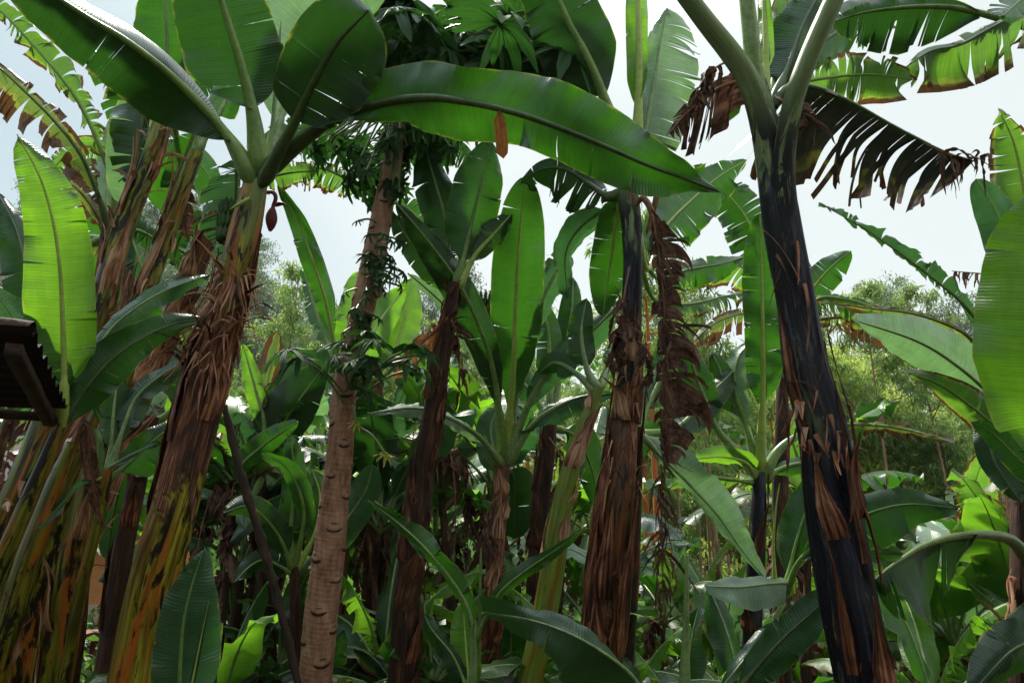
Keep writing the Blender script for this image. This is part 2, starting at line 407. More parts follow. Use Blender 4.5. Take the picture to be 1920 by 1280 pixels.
def blade_geo(C, S, N, WL, WR, rng, fold=(12, 12), curl=(25, 25), tear=(0, 0), hang=(0, 0), wav=.012, M_=7, ragged=0.0, sweep=.10, twist=0.0, keep_up=True):
    """blade along stations C with side vectors S (left) and normals N; each half is cut into strips by tears"""
    n = len(C)
    L = np.concatenate([[0], np.cumsum(np.linalg.norm(np.diff(C, axis=0), axis=1))]); Lt = L[-1]
    T = tangents(C); sg = L / Lt
    Vs, Fs, Ts, nv = [], [], [], 0
    ip = lambda A, s: np.stack([np.interp(s, sg, A[:, k]) for k in range(A.shape[1])], 1)
    ph = rng.random(4) * 6.28
    for hi, side in ((0, 1.0), (1, -1.0)):
        W = (WL, WR)[hi]; fo = math.radians(fold[hi]); cu = math.radians(curl[hi]); te = tear[hi]; hg = hang[hi]
        cuts = [0.0]
        if te > 0:
            mean = .30 / (te * 10 + 1) if te < 1.5 else .02
            s = 0.0
            while True:
                s += (rng.uniform(.008, .02) if rng.random() < .25 else max(.012, rng.exponential(mean * 1.35) + .008))
                if s > .97: break
                cuts.append(s)
        cuts.append(1.0)
        fpow = 1.0 + .35 * rng.random()
        for a, b in zip(cuts[:-1], cuts[1:]):
            torn = len(cuts) > 2
            m = max(3, int(math.ceil((b - a) * n)) + 1)
            if not torn: m = n
            s = np.linspace(a, b, m); sc = .5 * (a + b)
            c, sv, nn, tt = ip(C, s), unit(ip(S, s)), unit(ip(N, s)), unit(ip(T, s))
            w = np.interp(s, sg, W)
            q0 = (rng.random() ** 1.5 * .75) if te < .8 else rng.random() ** 2 * .35
            de = math.radians(rng.normal(0, 14) * min(1, te + .2)) if torn else 0.0
            gap = (.012 + .07 * rng.random() * te) if torn else 0.0
            shift = rng.normal(0, .02) * te if torn else 0.0
            lf = 1.0 - (ragged * rng.random() ** 1.5 if torn else 0)
            hs = hg * (.75 + .5 * rng.random()) if torn else hg
            kink = rng.normal(0, .5) * te; twst = (rng.normal(0, 1.1) * min(1.2, te) + rng.normal(0, .15)) * (1 - .6 * min(1, hg))
            pos = c.copy(); g = [pos.copy()]; dq = 1.0 / M_
            for k in range(1, M_ + 1):
                q = (k - .5) * dq
                t_ = max(0.0, (q - q0) / max(1e-3, 1 - q0))
                ang = fo + cu * q + de * t_ * 1.6
                d = math.cos(ang) * side * sv + math.sin(ang) * nn
                h = min(1.0, hs * (q ** fpow) * 1.2)
                d = unit((1 - h) * d + h * DOWN + kink * max(h, .25 * q) * .5 * tt)
                pos = pos + d * (w * dq * lf)[:, None] + tt * (w * sweep * dq)[:, None]
                o = pos.copy()
                rp = 1.6 * wav * (q ** 1.8) * (np.sin(s * Lt * 16 + ph[0] + hi * 2) + .6 * np.sin(s * Lt * 37 + ph[1] + hi) + .35 * np.sin(s * Lt * 83 + ph[2]))
                rp = rp + .45 * wav * q ** .5 * (np.sin(s * Lt * 9 + ph[3] + 3 * q) + .7 * np.sin(s * Lt * 23 - 4 * q + ph[0] + hi))
                o = o + nn * rp[:, None]
                if torn:
                    qq = k * dq
                    tt_ = max(0.0, (qq - q0) / max(1e-3, 1 - q0))
                    o = o - tt * (((s - sc) * Lt) * gap * tt_ * 1.5 - shift * tt_)[:, None]
                    o = o + nn * (((s - sc) * Lt) * twst * tt_ ** 1.3)[:, None]
                    if ragged > 0 and k >= M_ - 1:
                        o = o - d * (w * dq * rng.random(m) * ragged * .9)[:, None]
                g.append(o)
            G = np.stack(g, 1)
            tcg = np.stack([np.repeat(s[:, None] * Lt, M_ + 1, 1), side * np.repeat(np.linspace(0, 1, M_ + 1)[None], m, 0), np.zeros((m, M_ + 1))], -1)
            Fc = grid_faces(m, M_ + 1)
            if side < 0: Fc = Fc[:, ::-1]
            Vs.append(G.reshape(-1, 3)); Ts.append(tcg.reshape(-1, 3)); Fs.append(Fc + nv); nv += m * (M_ + 1)
    V, Fc = np.vstack(Vs), np.vstack(Fs)
    if keep_up:
        fn = np.cross(V[Fc[:, 1]] - V[Fc[:, 0]], V[Fc[:, 2]] - V[Fc[:, 0]])
        if fn[:, 2].sum() < 0: Fc = Fc[:, ::-1]
    return V, Fc, np.vstack(Ts)

def width_profile(s, w, base=.16, tip=3.2, bp=.65):
    f = np.clip(s / base, 0, 1) ** bp * np.clip(1 - s ** tip, 0, 1) ** .55
    if isinstance(w, (list, tuple)):
        xs = np.linspace(0, 1, len(w)); return np.interp(s, xs, w) * f
    return w * f

RNG = np.random.default_rng(7)

def leaf(plant, pts, d, w, mat='green', b=.25, roll=0, fold=(12, 12), curl=(20, 20), tear=(0, 0), hang=(0, 0), pr=9, rib='rib', wav=.010,
         ragged=0.0, tip=3.2, base=.16, name='leaf', sweep=.10, res=42, label=None, M_=7, bare=False, ribend=.12, petw=None, side=None):
    """a leaf whose petiole and midrib pass through the photo's points pts (base first) at depths d; w = half widths in photo pixels (left, right of its direction)"""
    k = len(pts)
    dd = np.interp(np.linspace(0, 1, k), np.linspace(0, 1, len(d)), d) if isinstance(d, (tuple, list)) else np.full(k, float(d))
    W3 = np.array([P(u, v, q) for (u, v), q in zip(pts, dd)])
    C, s = spline(np.hstack([W3, dd[:, None]]), step=1.0 / res)
    dep = C[:, 3]; C = C[:, :3]; n = len(C); s = s / s[-1]
    T = tangents(C); Vw = unit(C - CO)
    S0 = unit(np.cross(T, Vw)); N0 = np.cross(S0, T)
    if isinstance(roll, (int, float)): roll = (roll, roll)
    r = np.radians(np.interp(s, np.linspace(0, 1, len(roll)), roll))[:, None]
    S = np.cos(r) * S0 + np.sin(r) * N0; N = np.cross(S, T)
    rng = np.random.default_rng(int(abs(pts[0][0] * 13 + pts[-1][1] * 7 + pts[-1][0])) % 99991)
    # petiole / midrib
    r0 = pr * dep[0] / F
    rr = np.interp(s, [0, .05, .14, max(b, .15), min(.98, max(b, .15) + .3), 1], [.8 * r0, 1.25 * r0, r0, .62 * r0, .40 * r0, ribend * r0]) if ribend < .5 else np.interp(s, [0, .12, .35, 1], [.75 * r0, 1.35 * r0, 1.1 * r0, ribend * r0])
    Cr = C + N * (rr * .25)[:, None] * 0
    i0 = max(0, int(b * n) - 1)
    if mat not in ('pale', 'dead', 'deadred') and max(np.max(w[0]), np.max(w[1])) > 16:
        tear = tuple(max(x, (.0, .05, .10, .16)[int(rng.integers(4))]) for x in tear)
    sb = (s[i0:] - s[i0]) / (1 - s[i0])
    out = []
    for h in (0, 1):
        fac = 1 / max(.35, math.cos(math.radians(fold[h] + .35 * curl[h]))) if hang[h] < .2 else 1.0
        out.append(1.1 * width_profile(sb, w[h], base, tip) * dep[i0:] / F * fac)
    if bare:
        o = part(name, tube(C, rr, 10), M[rib], plant)
    else:
        g = blade_geo(C[i0:], S[i0:], N[i0:], out[0], out[1], rng, fold, curl, tear, hang, wav, M_, ragged, sweep)
        o = part(name, g, M[mat], plant)
        q = part('midrib', tube(Cr, rr, 10), M[rib], o)
    if label: o['label'] = label
    return o

def stem_relief(seed, amp=1.0, nsh=3):
    rng = np.random.default_rng(seed)
    ph = rng.random(8) * 6.28; sl = rng.normal(0, 2.2, 4)
    def f(a, L, R):
        x = 0
        for k in range(nsh):
            t = ((a + ph[k] + sl[k] * L * .35) / (2 * np.pi) * (1 + k % 2)) % 1.0
            x = x + (t ** 2 - 1.0) * .0045 * amp
        x = x + .004 * amp * np.sin(a * 3 + ph[4] + L * 2) + .003 * amp * np.sin(L * 9 + ph[5] + a) + .0015 * amp * np.sin(a * 17 + L * 3 + ph[6])
        return x * np.clip(R / .08, .4, 1.4)
    return f

def path_px(pts):
    """pts = (u, v, depth, width in px) from top to bottom or bottom to top -> (x, y, z, radius)"""
    return np.array([[*P(u, v, d), .5 * w * d / F] for u, v, d, w in pts])

def to_ground(p, spread=1.08):
    """append the point where the lowest stretch meets the ground; p runs from the bottom of what is seen to the top"""
    a, b = p[0], p[1]
    d = unit((a - b)[:3]); d[:2] *= .75
    x = a.copy()
    g = float(ground_h(x[0], x[1]))
    k = (x[2] - g) / max(.2, -d[2])
    e = np.concatenate([a[:3] + d * k, [a[3] * spread]])
    e[2] = float(ground_h(e[0], e[1])) - .03
    m = .5 * (a + e); m[3] = a[3] * 1.03
    return np.vstack([e, m, p])

def trunk(plant_label, cat, pts, mat, dry, name='banana_plant', seed=1, relief=1.0, seg=40, group=None, tname='trunk', step=.018):
    """thing with its stem; dry = list of dryness values from ground to top"""
    p = path_px(pts)
    p = to_ground(p)
    C, s = spline(p, step=step)
    R = C[:, 3]; C = C[:, :3]
    t = thing(name, plant_label, cat, C[0], group)
    V, Fc, tc = tube(C, R, seg, stem_relief(seed, relief))
    dv = np.interp(np.repeat(np.linspace(0, 1, len(C)), seg), np.linspace(0, 1, len(dry)), dry)
    # dry and fresh patches also differ round the stem
    part(tname, (V, Fc, tc, dv), M[mat], t)
    t_ = dict(obj=t, C=C, R=R, L=s)
    return t_

def stem_frame(st, s):
    C, R, L = st['C'], st['R'], st['L']
    x = s * L[-1]
    c = np.array([np.interp(x, L, C[:, k]) for k in range(3)]); r = float(np.interp(x, L, R))
    T, X, Y = frames(C, np.array([0, 1.0, 0.02]))
    i = min(len(C) - 1, int(s * (len(C) - 1)))
    return c, r, T[i], X[i], Y[i]

def sheaths(st, n, rng, s0=.1, s1=.95, mat='sheath', name='dry_sheath', long=(.25, .6), flare=(.01, .07), front=True, width=(.8, 2.2), dark=.25, fixed=None):
    """old leaf sheaths clasping the stem, pointed and lifting away at the top"""
    C, R, L = st['C'], st['R'], st['L']
    T, X, Y = frames(C, np.array([0, 1.0, 0.02]))
    for k in range(n if fixed is None else len(fixed)):
        f0 = s0 + (s1 - s0) * (k + rng.random() * .8) / max(1, n)
        ln = rng.uniform(*long)
        if fixed: f0, fa_, ln, fw_, ff_ = fixed[k]
        x0 = f0 * L[-1]
        x1 = min(L[-1] * .995, x0 + ln)
        m = 44; x = np.linspace(x0, x1, m); t = np.linspace(0, 1, m)
        c = np.stack([np.interp(x, L, C[:, j]) for j in range(3)], 1); r = np.interp(x, L, R)
        XX = np.stack([np.interp(x, L, X[:, j]) for j in range(3)], 1); YY = np.stack([np.interp(x, L, Y[:, j]) for j in range(3)], 1)
        # X points away from the camera, so the near side of the stem is at angle pi
        a0 = math.pi + rng.uniform(-1.9, 1.9)
        tw = rng.normal(0, .5); aw = rng.uniform(*width); fl = rng.uniform(*flare)
        if fixed: a0, aw, fl, tw = fa_, fw_, ff_, tw * .3
        nb = 15; q = np.linspace(-1, 1, nb)
        p1_, p2_ = rng.uniform(.25, .6), rng.uniform(1.0, 1.7)
        shape = np.where(t < p1_, 1 - .15 * t / p1_, .85 * np.clip((1 - t) / (1 - p1_), 0, 1) ** p2_) + .02
        e1 = 1 + .14 * np.sin(t * 9 + rng.random() * 6) + .03 * rng.normal(0, 1, m); e2 = 1 + .14 * np.sin(t * 8 + rng.random() * 6) + .03 * rng.normal(0, 1, m)
        jag = np.where(q[None] < 0, e1[:, None], e2[:, None])
        aa = a0 + tw * t[:, None] + q[None] * (aw * .5 * shape)[:, None] * (1 + (jag - 1) * np.abs(q[None]))
        lift = .0015 - .012 * np.clip(1 - t[:, None] / (.14 + .05 * np.sin(q[None] * 5 + k)), 0, 1) + fl * np.clip((t[:, None] - .45) / .55, 0, 1) ** 2.2 + (.007 * (np.abs(q[None]) ** 4) * rng.uniform(.2, 1.2)) * (.4 + .6 * np.sin(t * 9 + k)[:, None] ** 2) + .0022 * np.sin(q[None] * 11 + t[:, None] * 5 + k)
        rr = r[:, None] * 1.01 + .005 + lift
        V = c[:, None] + rr[..., None] * (np.cos(aa)[..., None] * XX[:, None] + np.sin(aa)[..., None] * YY[:, None])
        tcg = np.stack([np.repeat(q[None] * .08 * aw, m, 0), np.repeat(x[:, None], nb, 1) * 1.0, np.zeros((m, nb))], -1)
        part(name, (V.reshape(-1, 3), grid_faces(m, nb), tcg.reshape(-1, 3)), M[mat if rng.random() > dark else 'sheathr'], st['obj'])

def shreds(st, n, rng, s0, s1, mat='sheath', name='fibre_fringe', ln=(.06, .22), wd=(.004, .016), up=.2, out=.5, front=True):
    """a fringe of torn fibres and strips hanging and curling off the stem, one part"""
    C, R, L = st['C'], st['R'], st['L']
    T, X, Y = frames(C, np.array([0, 1.0, 0.02]))
    geos = []
    for k in range(n):
        x0 = rng.uniform(s0, s1) * L[-1]
        c = np.array([np.interp(x0, L, C[:, j]) for j in range(3)]); r = float(np.interp(x0, L, R)); i = int(np.searchsorted(L, x0)); i = min(i, len(C) - 1)
        a = math.pi + rng.uniform(-2.0, 2.0)
        rad = math.cos(a) * X[i] + math.sin(a) * Y[i]; tan = np.cross(T[i], rad)
        lg = rng.uniform(*ln); w = rng.uniform(*wd); m = 9
        sgn = 1 if rng.random() < up else -1
        d = unit(rad * rng.uniform(.15, out) + T[i] * sgn + tan * rng.normal(0, .35))
        p = c + rad * (r + .002); pp = [p]
        cv = rng.normal(0, .25, 3)
        for j in range(1, m):
            d = unit(d + DOWN * .16 + cv * .22 + rad * .03)
            p = p + d * lg / (m - 1); pp.append(p)
        pp = np.array(pp); tt = tangents(pp)
        sd = unit(np.cross(tt, rad + .01)); roll = rng.normal(0, 1.0) * np.linspace(0, 1, m)[:, None]
        sd = unit(sd * np.cos(roll) + np.cross(sd, tt) * np.sin(roll))
        ww = w * np.linspace(1, .12, m)[:, None] ** .7
        V = np.stack([pp - sd * ww, pp + np.cross(sd, tt) * ww * .5, pp + sd * ww], 1)
        tcg = np.stack([np.repeat(np.array([[0, .5, 1.0]]) * w * 2 + k * .03, m, 0), np.repeat(np.linspace(0, lg, m)[:, None], 3, 1), np.zeros((m, 3))], -1)
        geos.append((V.reshape(-1, 3), grid_faces(m, 3), tcg.reshape(-1, 3)))
    if geos:
        o = part(name, merge(geos)[:3], M[mat], st['obj'])
        return o

def rags(plant, line, rng, n, ln, mat='dead', name='dead_leaf', wd=(.02, .06), spread=1.0, stalk_r=.006, lean=(0, 0, 0), curlk=.35, rib='ribb'):
    """a dead leaf: a stalk along the world points line with crumpled strips hanging from both sides"""
    C, s = spline(np.asarray(line, float), step=.02)
    T = tangents(C); geos = []
    for k in range(n):
        i = rng.integers(2, len(C) - 1)
        sd = unit(np.cross(T[i], np.array([0, 1.0, 0])) * rng.choice([-1, 1]) + rng.normal(0, .45, 3))
        lg = rng.uniform(*ln) * (.6 + .4 * math.sin(math.pi * i / len(C))); w = rng.uniform(*wd); m = 16
        p = C[i].copy(); d = unit(sd * spread + T[i] * .3 + DOWN * .3); pp = [p]; cv = rng.normal(0, curlk, 3)
        for j in range(1, m):
            d = unit(d + DOWN * .34 + cv * .3 + rng.normal(0, .12, 3) + np.array(lean) * .1)
            p = p + d * lg / (m - 1); pp.append(p)
        pp = np.array(pp); tt = tangents(pp)
        s1 = unit(np.cross(tt, unit(T[i] + rng.normal(0, .2, 3)) * 1.0)); s1 = unit(np.cross(tt, s1))
        roll = rng.normal(0, .9) * np.linspace(0, 1, m)[:, None] ** 1.5
        s1 = unit(s1 * np.cos(roll) + np.cross(s1, tt) * np.sin(roll))
        nn = np.cross(s1, tt)
        nb = 7; q = np.linspace(-1, 1, nb)
        prof = (np.linspace(0.7, 1, m) * np.clip(1.12 - np.linspace(0, 1, m) ** 1.6, .06, 1) * (1 + .18 * rng.normal(0, 1, m)))[:, None]
        cup = rng.normal(0, .5) + .5 * np.sin(np.linspace(0, 6, m) + rng.random() * 6)[:, None]
        V = pp[:, None] + s1[:, None] * (q[None] * w * prof)[..., None] + nn[:, None] * ((np.abs(q[None]) ** 1.5 * cup + .25 * np.sin(q[None] * 6 + np.linspace(0, 7, m)[:, None])) * w * prof * .7)[..., None]
        tcg = np.stack([np.repeat(q[None] * w + k, m, 0), np.repeat(np.linspace(0, lg, m)[:, None], nb, 1), np.zeros((m, nb))], -1)
        geos.append((V.reshape(-1, 3), grid_faces(m, nb), tcg.reshape(-1, 3)))
    o = part(name, merge(geos)[:3], M[mat], plant)
    part('midrib', tube(C, np.linspace(stalk_r, stalk_r * .3, len(C)), 8), M[rib], o)
    return o

def bunch(plant, top, ln, rng, hands=6, mat='fruit', r=.12, fl=.13, fr=.016, dirn=(0, 0, -1.0)):
    """hanging banana bunch: a stalk with hands of upturned fingers"""
    dirn = unit(np.array(dirn, float)); C, s = spline([top, top + dirn * ln * .5 + np.array([.01, 0, 0]), top + dirn * ln], step=.03)
    o = part('fruit_bunch', tube(C, .018, 10), M['petiole'], plant)
    for h in range(hands):
        geos = []
        c0 = top + dirn * ln * (.12 + .72 * h / max(1, hands - 1)); nf = 15
        for k in range(nf):
            a = k * 2 * math.pi / nf + h * .7
            rad = np.array([math.cos(a), math.sin(a), 0]); l = fl * (1 - .06 * h) * rng.uniform(.85, 1.1)
            p0 = c0 + rad * .02; p1 = c0 + rad * r * .75 + np.array([0, 0, -.015]); p2 = c0 + rad * r * (.95 - .05 * h) + np.array([0, 0, l * .75])
            cc, _ = spline([p0, p1, p2], n=9)
            rr = fr * np.array([.45, .8, 1, 1.08, 1.1, 1.05, .95, .6, .2])
            geos.append(tube(cc, rr, 7))
        part('banana_hand', merge(geos)[:3], M[mat], o)
    return o

def free_leaf(az, el, L, w, rng, droop=1.2, pet=.25, mat='green', fold=(12, 12), curl=(15, 15), tear=(0, 0), hang=(0, 0), top=(0, 0, 0), res=14, M_=4, rp=.018, ragged=0.0, wav=.02, twist=0.0, cup=0):
    """geometry of a leaf growing from top: azimuth, elevation, length; for plants built once and copied"""
    n = max(10, int(L * res)); t = np.linspace(0, 1, n)
    e = el - droop * t ** 1.6
    h = np.array([math.cos(az), math.sin(az), 0])
    T = np.cos(e)[:, None] * h + np.sin(e)[:, None] * np.array([0, 0, 1.0])
    sidev = np.array([-math.sin(az), math.cos(az), 0])
    T = unit(T + sidev * (rng.normal(0, .12) * t)[:, None])
    C = np.array(top) + np.concatenate([[np.zeros(3)], np.cumsum(.5 * (T[1:] + T[:-1]) * (L / (n - 1)), 0)])
    S = unit(sidev - T * (T @ sidev)[:, None]); tw = (twist * t)[:, None]
    N = np.cross(S, T); S, N = S * np.cos(tw) + N * np.sin(tw), N * np.cos(tw) - S * np.sin(tw)
    i0 = int(pet * n); sb = (t[i0:] - t[i0]) / (1 - t[i0])
    W = width_profile(sb, w, .2, 3.0)
    g = blade_geo(C[i0:], S[i0:], N[i0:], W, W * rng.uniform(.85, 1.0), rng, fold, curl, tear, hang, wav, M_, ragged)
    rb = tube(C, np.interp(t, [0, .06, pet, .7, 1], [rp * 1.3, rp, rp * .6, rp * .35, rp * .12]), 7)
    return g, rb
# ------------------------------------------------------------------ the setting: ground and slope
M['earth'] = plain_mat('earth_litter', (.018, .016, .008), (.052, .046, .022), 3, .95, .15, .8, bd=.03)
M['fruit'] = plain_mat('fruit_green', (.018, .045, .010), (.05, .10, .02), 20, .5, .35, .2)
M['bark_papaya'] = None
def ground_mesh():
    a = np.concatenate([np.linspace(-112, -14, 32), np.linspace(-13.5, 14, 84), np.linspace(15, 112, 32)])
    b = np.concatenate([np.linspace(-22, -6, 6), np.linspace(-5, 20, 78), np.linspace(21, 100, 44)])
    X, Y = np.meshgrid(a, b)
    rg = np.random.default_rng(3)
    Z = ground_h(X, Y) + rg.normal(0, .012, X.shape)
    V = np.stack([X, Y, Z], -1).reshape(-1, 3)
    return V, grid_faces(len(b), len(a)), V * .1
g_ = part('ground', ground_mesh(), M['earth'])
g_['kind'] = 'structure'

M['orange'] = dead_mat('leaf_dry_orange', [(.3, (.16, .03, .005)), (.5, (.42, .12, .02)), (.7, (.62, .27, .06))], .35)
H = {}
rs = np.random.default_rng(11)

# ---------------- A: the leaning rust stem left of centre whose big leaf arches over the picture
A = trunk('leaning plant with rust orange stem, shaggy brown collar and one huge leaf arching right', 'banana plant',
          [(250, 1290, 2.60, 102), (284, 1090, 2.62, 100), (330, 940, 2.65, 88), (367, 790, 2.70, 84), (404, 640, 2.75, 76), (434, 550, 2.78, 66), (456, 450, 2.80, 62), (474, 375, 2.82, 52), (487, 320, 2.84, 40)],
          's_main', [.1, .12, .15, .18, .22, .30, .50, .9, .95, .2, -.4, -.5], seed=1, relief=1.3)
a = A['obj']
leaf(a, [(478, 350), (440, 275), (400, 222), (345, 165), (292, 118), (230, 72), (160, 30), (80, -25), (-10, -100)], (2.82, 2.72, 2.45, 2.3), (88, [30, 55, 60, 60, 60]), 'deep', b=.20, fold=(8, 62), curl=(8, 40), pr=15, rib='rib', wav=.016, base=.28)
leaf(a, [(487, 330), (476, 225), (456, 135), (432, 55), (402, -40), (365, -160)], (2.83, 2.75, 2.6), (90, 78), 'deep', b=.30, fold=(10, 5), curl=(10, 15), pr=17, base=.22)
leaf(a, [(497, 320), (510, 240), (518, 150), (527, 40)], (2.88, 2.9), (7, 7), 'pale', b=.3, fold=(55, 55), curl=(60, 60), pr=6, rib='petiole', name='furled_leaf', wav=.002)
leaf(a, [(503, 315), (520, 240), (545, 165), (580, 90), (630, 30), (700, -40), (790, -130)], (2.9, 3.1, 3.3), ([60, 95, 80, 70], [20, 50, 60, 50]), 'pale', b=.18, roll=(0, -15), fold=(10, 25), curl=(15, 25), pr=12, rib='petiole', base=.15)
leaf(a, [(492, 345), (520, 290), (556, 222), (590, 150), (632, 80), (690, 20)], (2.80, 2.6, 2.45), ([50, 65, 70, 72], [50, 85, 95, 90]), 'deep', b=.42, fold=(5, -8), curl=(12, -20), tear=(.05, .15), pr=13, rib='ribd', tip=7, base=.10)
arch = leaf(a, [(487, 335), (535, 288), (590, 245), (650, 212), (720, 192), (800, 183), (880, 192), (960, 210), (1040, 236), (1130, 272), (1220, 312), (1290, 337), (1350, 360)], (2.82, 2.7, 2.5, 2.4, 2.35, 2.4),
            ([16, 40, 54, 60, 54, 66, 76, 74, 68, 56, 38, 20], [3, 24, 38, 62, 68, 58, 50, 60, 66, 66, 54, 26]), 'green', b=.215, fold=(10, 8), curl=(14, 10), pr=15, rib='ribd', wav=.022, base=.10, tip=5, tear=(0, .03), M_=10, sweep=.18,
            label='huge translucent green leaf arching over the centre')
leaf(a, [(470, 330), (452, 300), (446, 270), (444, 330), (440, 400), (425, 480)], (2.86, 2.95), ([6, 8, 8, 8], [50, 66, 70, 55]), 'teal', b=.40, fold=(10, 5), curl=(10, 10), tear=(0, .9), hang=(0, .35), pr=6, rib='ribd', ragged=.3, label='torn hanging leaf in dark strips')
leaf(a, [(470, 372), (446, 384), (432, 392)], 2.75, (4, 4), 'young', b=.7, pr=5, rib='riby', name='cut_petiole', bare=True)
leaf(a, [(936, 208), (939, 240), (942, 268), (944, 298)], (2.33, 2.31), (10, 12), 'orange', b=.05, pr=2, rib='ribb', name='dry_strip', wav=.004, tip=8, tear=(0, 0), label='orange dry strip hanging from the arching leaf')
# collar of torn brown fibre under the crown
shreds(A, 120, rs, .72, .87, ln=(.05, .17), wd=(.0025, .009), up=.35, out=1.0)
shreds(A, 60, rs, .70, .86, mat='sheathr', ln=(.08, .22), wd=(.003, .011), up=.2, out=.6)
sheaths(A, 6, rs, .52, .72, long=(.4, .8), flare=(.0, .012), width=(.4, 1.6), mat='sheathr', dark=.4)
sheaths(A, 3, rs, .62, .72, long=(.3, .5), flare=(.0, .02), width=(.3, .9))
# bud hanging behind its stem
def banana_bud(pl, u, v, d, ln=.10, r=.023):
    p0 = P(u, v - 36, d); p1 = P(u + 8, v - 26, d); p2 = P(u + 3, v - 8, d)
    o = part('fruit_stalk', tube(spline([P(u - 38, v - 8, d), P(u - 22, v - 30, d), p0, p1, p2], step=.006)[0], .009, 8), M['bud'], pl)
    t = np.linspace(0, 1, 20); prof = np.sin(np.pi * np.clip(t * .93 + .05, 0, 1)) ** .75
    C = p2 + (P(u - 3, v + 38, d) - p2) * t[:, None]
    b_ = part('flower_bud', tube(C, r * prof + .001, 18, lambda a, L, R: .0012 * np.sin(a * 3 + L * 50)), M['bud'], o)
    V = []
    c = p2 + np.array([.012, -.01, .006]); q = np.linspace(-1, 1, 7); tt = np.linspace(0, 1, 9)
    G = c + (np.array([.045, 0, .004]) * tt[:, None, None] ** 1.0) + np.array([0, 1.0, 0]) * (q * .018)[None, :, None] * (np.sin(np.pi * np.clip(tt * .9 + .1, 0, 1)) ** .6)[:, None, None] + np.array([0, 0, 1.0]) * (.010 * np.sin(tt * 3)[:, None] - .008 * (q[None] ** 2))[..., None]
    part('bract', (G.reshape(-1, 3), grid_faces(9, 7), G.reshape(-1, 3)), M['bud'], o)
M['bud'] = plain_mat('bud_crimson', (.085, .012, .022), (.24, .045, .055), 30, .45, .4, .2)
banana_bud(a, 509, 396, 2.9)
bunch(a, P(434, 392, 2.95), .16, rs, hands=3, r=.05, fl=.07, fr=.011)

# ---------------- B: three pale stems leaning across the left
B1 = trunk('leftmost tall leaning stem with yellow green sheaths and long peeling tan tips', 'banana plant',
           [(-30, 1100, 2.9, 78), (40, 930, 2.95, 74), (82, 830, 3.0, 70), (128, 720, 3.05, 68), (164, 640, 3.1, 58), (194, 560, 3.15, 50), (216, 480, 3.2, 44), (243, 400, 3.25, 40), (270, 330, 3.3, 36), (293, 262, 3.35, 34), (308, 200, 3.4, 26)],
           's_yellow', [.0, .05, .12, .25, .35, .38, .42, .45], seed=2)
sheaths(B1, 11, rs, .34, .90, long=(.35, .7), flare=(.0, .05), width=(.4, 1.2), dark=.1)
shreds(B1, 40, rs, .40, .97, ln=(.05, .16), up=.7)
b1 = B1['obj']
leaf(b1, [(308, 205), (312, 130), (312, 60), (306, -30)], (3.4, 3.3), (68, 46), 'green', b=.30, roll=20, fold=(8, 8), pr=8, rib='petiole', base=.1)
leaf(b1, [(316, 200), (345, 140), (372, 75), (398, 10)], (3.4, 3.5), (22, 26), 'young', b=.15, roll=10, fold=(15, 15), pr=8, rib='petiole')
leaf(b1, [(310, 215), (350, 165), (400, 110), (440, 40)], (3.4, 3.7), (30, 30), 'green', b=.6, fold=(15, 15), pr=8, rib='petiole')
leaf(b1, [(305, 215), (290, 160), (280, 130), (272, 190), (262, 260), (246, 345)], (3.42, 3.5, 3.4), ([10, 14, 14, 10], [50, 62, 60, 45]), 'deep', b=.30, fold=(10, 5), curl=(5, 10), tear=(.3, .8), hang=(0, .12), pr=7, rib='ribd', ragged=.25, label='torn dark hanging leaf like a comb')
leaf(b1, [(300, 225), (275, 205), (255, 250), (244, 310), (232, 385)], (3.45, 3.8, 3.9), (24, 40), 'pale', b=.18, fold=(8, 8), pr=6, rib='petiole', roll=10, tip=5)
leaf(b1, [(298, 235), (300, 170), (304, 110), (300, 200)], (3.4, 3.4), (5, 5), 'dead', b=.5, pr=6, rib='ribb', name='dead_leaf')
leaf(b1, [(318, 205), (330, 250), (338, 300), (318, 360), (300, 400)], (3.5, 4.0), (30, 42), 'green', b=.45, fold=(5, 5), pr=6, rib='petiole')

B2 = trunk('second leaning stem from the left, yellow green with brown peeling sheaths', 'banana plant',
           [(30, 1290, 3.1, 64), (62, 1140, 3.12, 60), (98, 1000, 3.15, 58), (148, 880, 3.2, 56), (206, 740, 3.28, 50), (246, 620, 3.34, 44), (280, 520, 3.4, 40), (313, 440, 3.46, 36), (341, 360, 3.5, 32), (368, 285, 3.55, 28)],
           's_yellow', [.0, .05, .12, .25, .35, .38, .42, .4], seed=3)
sheaths(B2, 11, rs, .34, .92, long=(.35, .65), flare=(.0, .05), width=(.4, 1.2), dark=.1)
shreds(B2, 40, rs, .35, .97, ln=(.05, .18), up=.6)
b2_ = B2['obj']
leaf(b2_, [(368, 290), (372, 235), (352, 280), (330, 330), (305, 350)], (3.55, 3.7), (22, 26), 'green', b=.4, fold=(5, 5), pr=6, rib='petiole')
leaf(b2_, [(370, 285), (392, 240), (420, 195), (430, 140)], (3.55, 3.7), (26, 26), 'green', b=.5, pr=8, rib='petiole')
leaf(b2_, [(366, 300), (350, 340), (345, 400), (352, 450)], (3.6, 3.8), (22, 22), 'dead', b=.3, tear=(.5, .5), hang=(.4, .4), pr=5, rib='ribb', name='dead_leaf', ragged=.3)

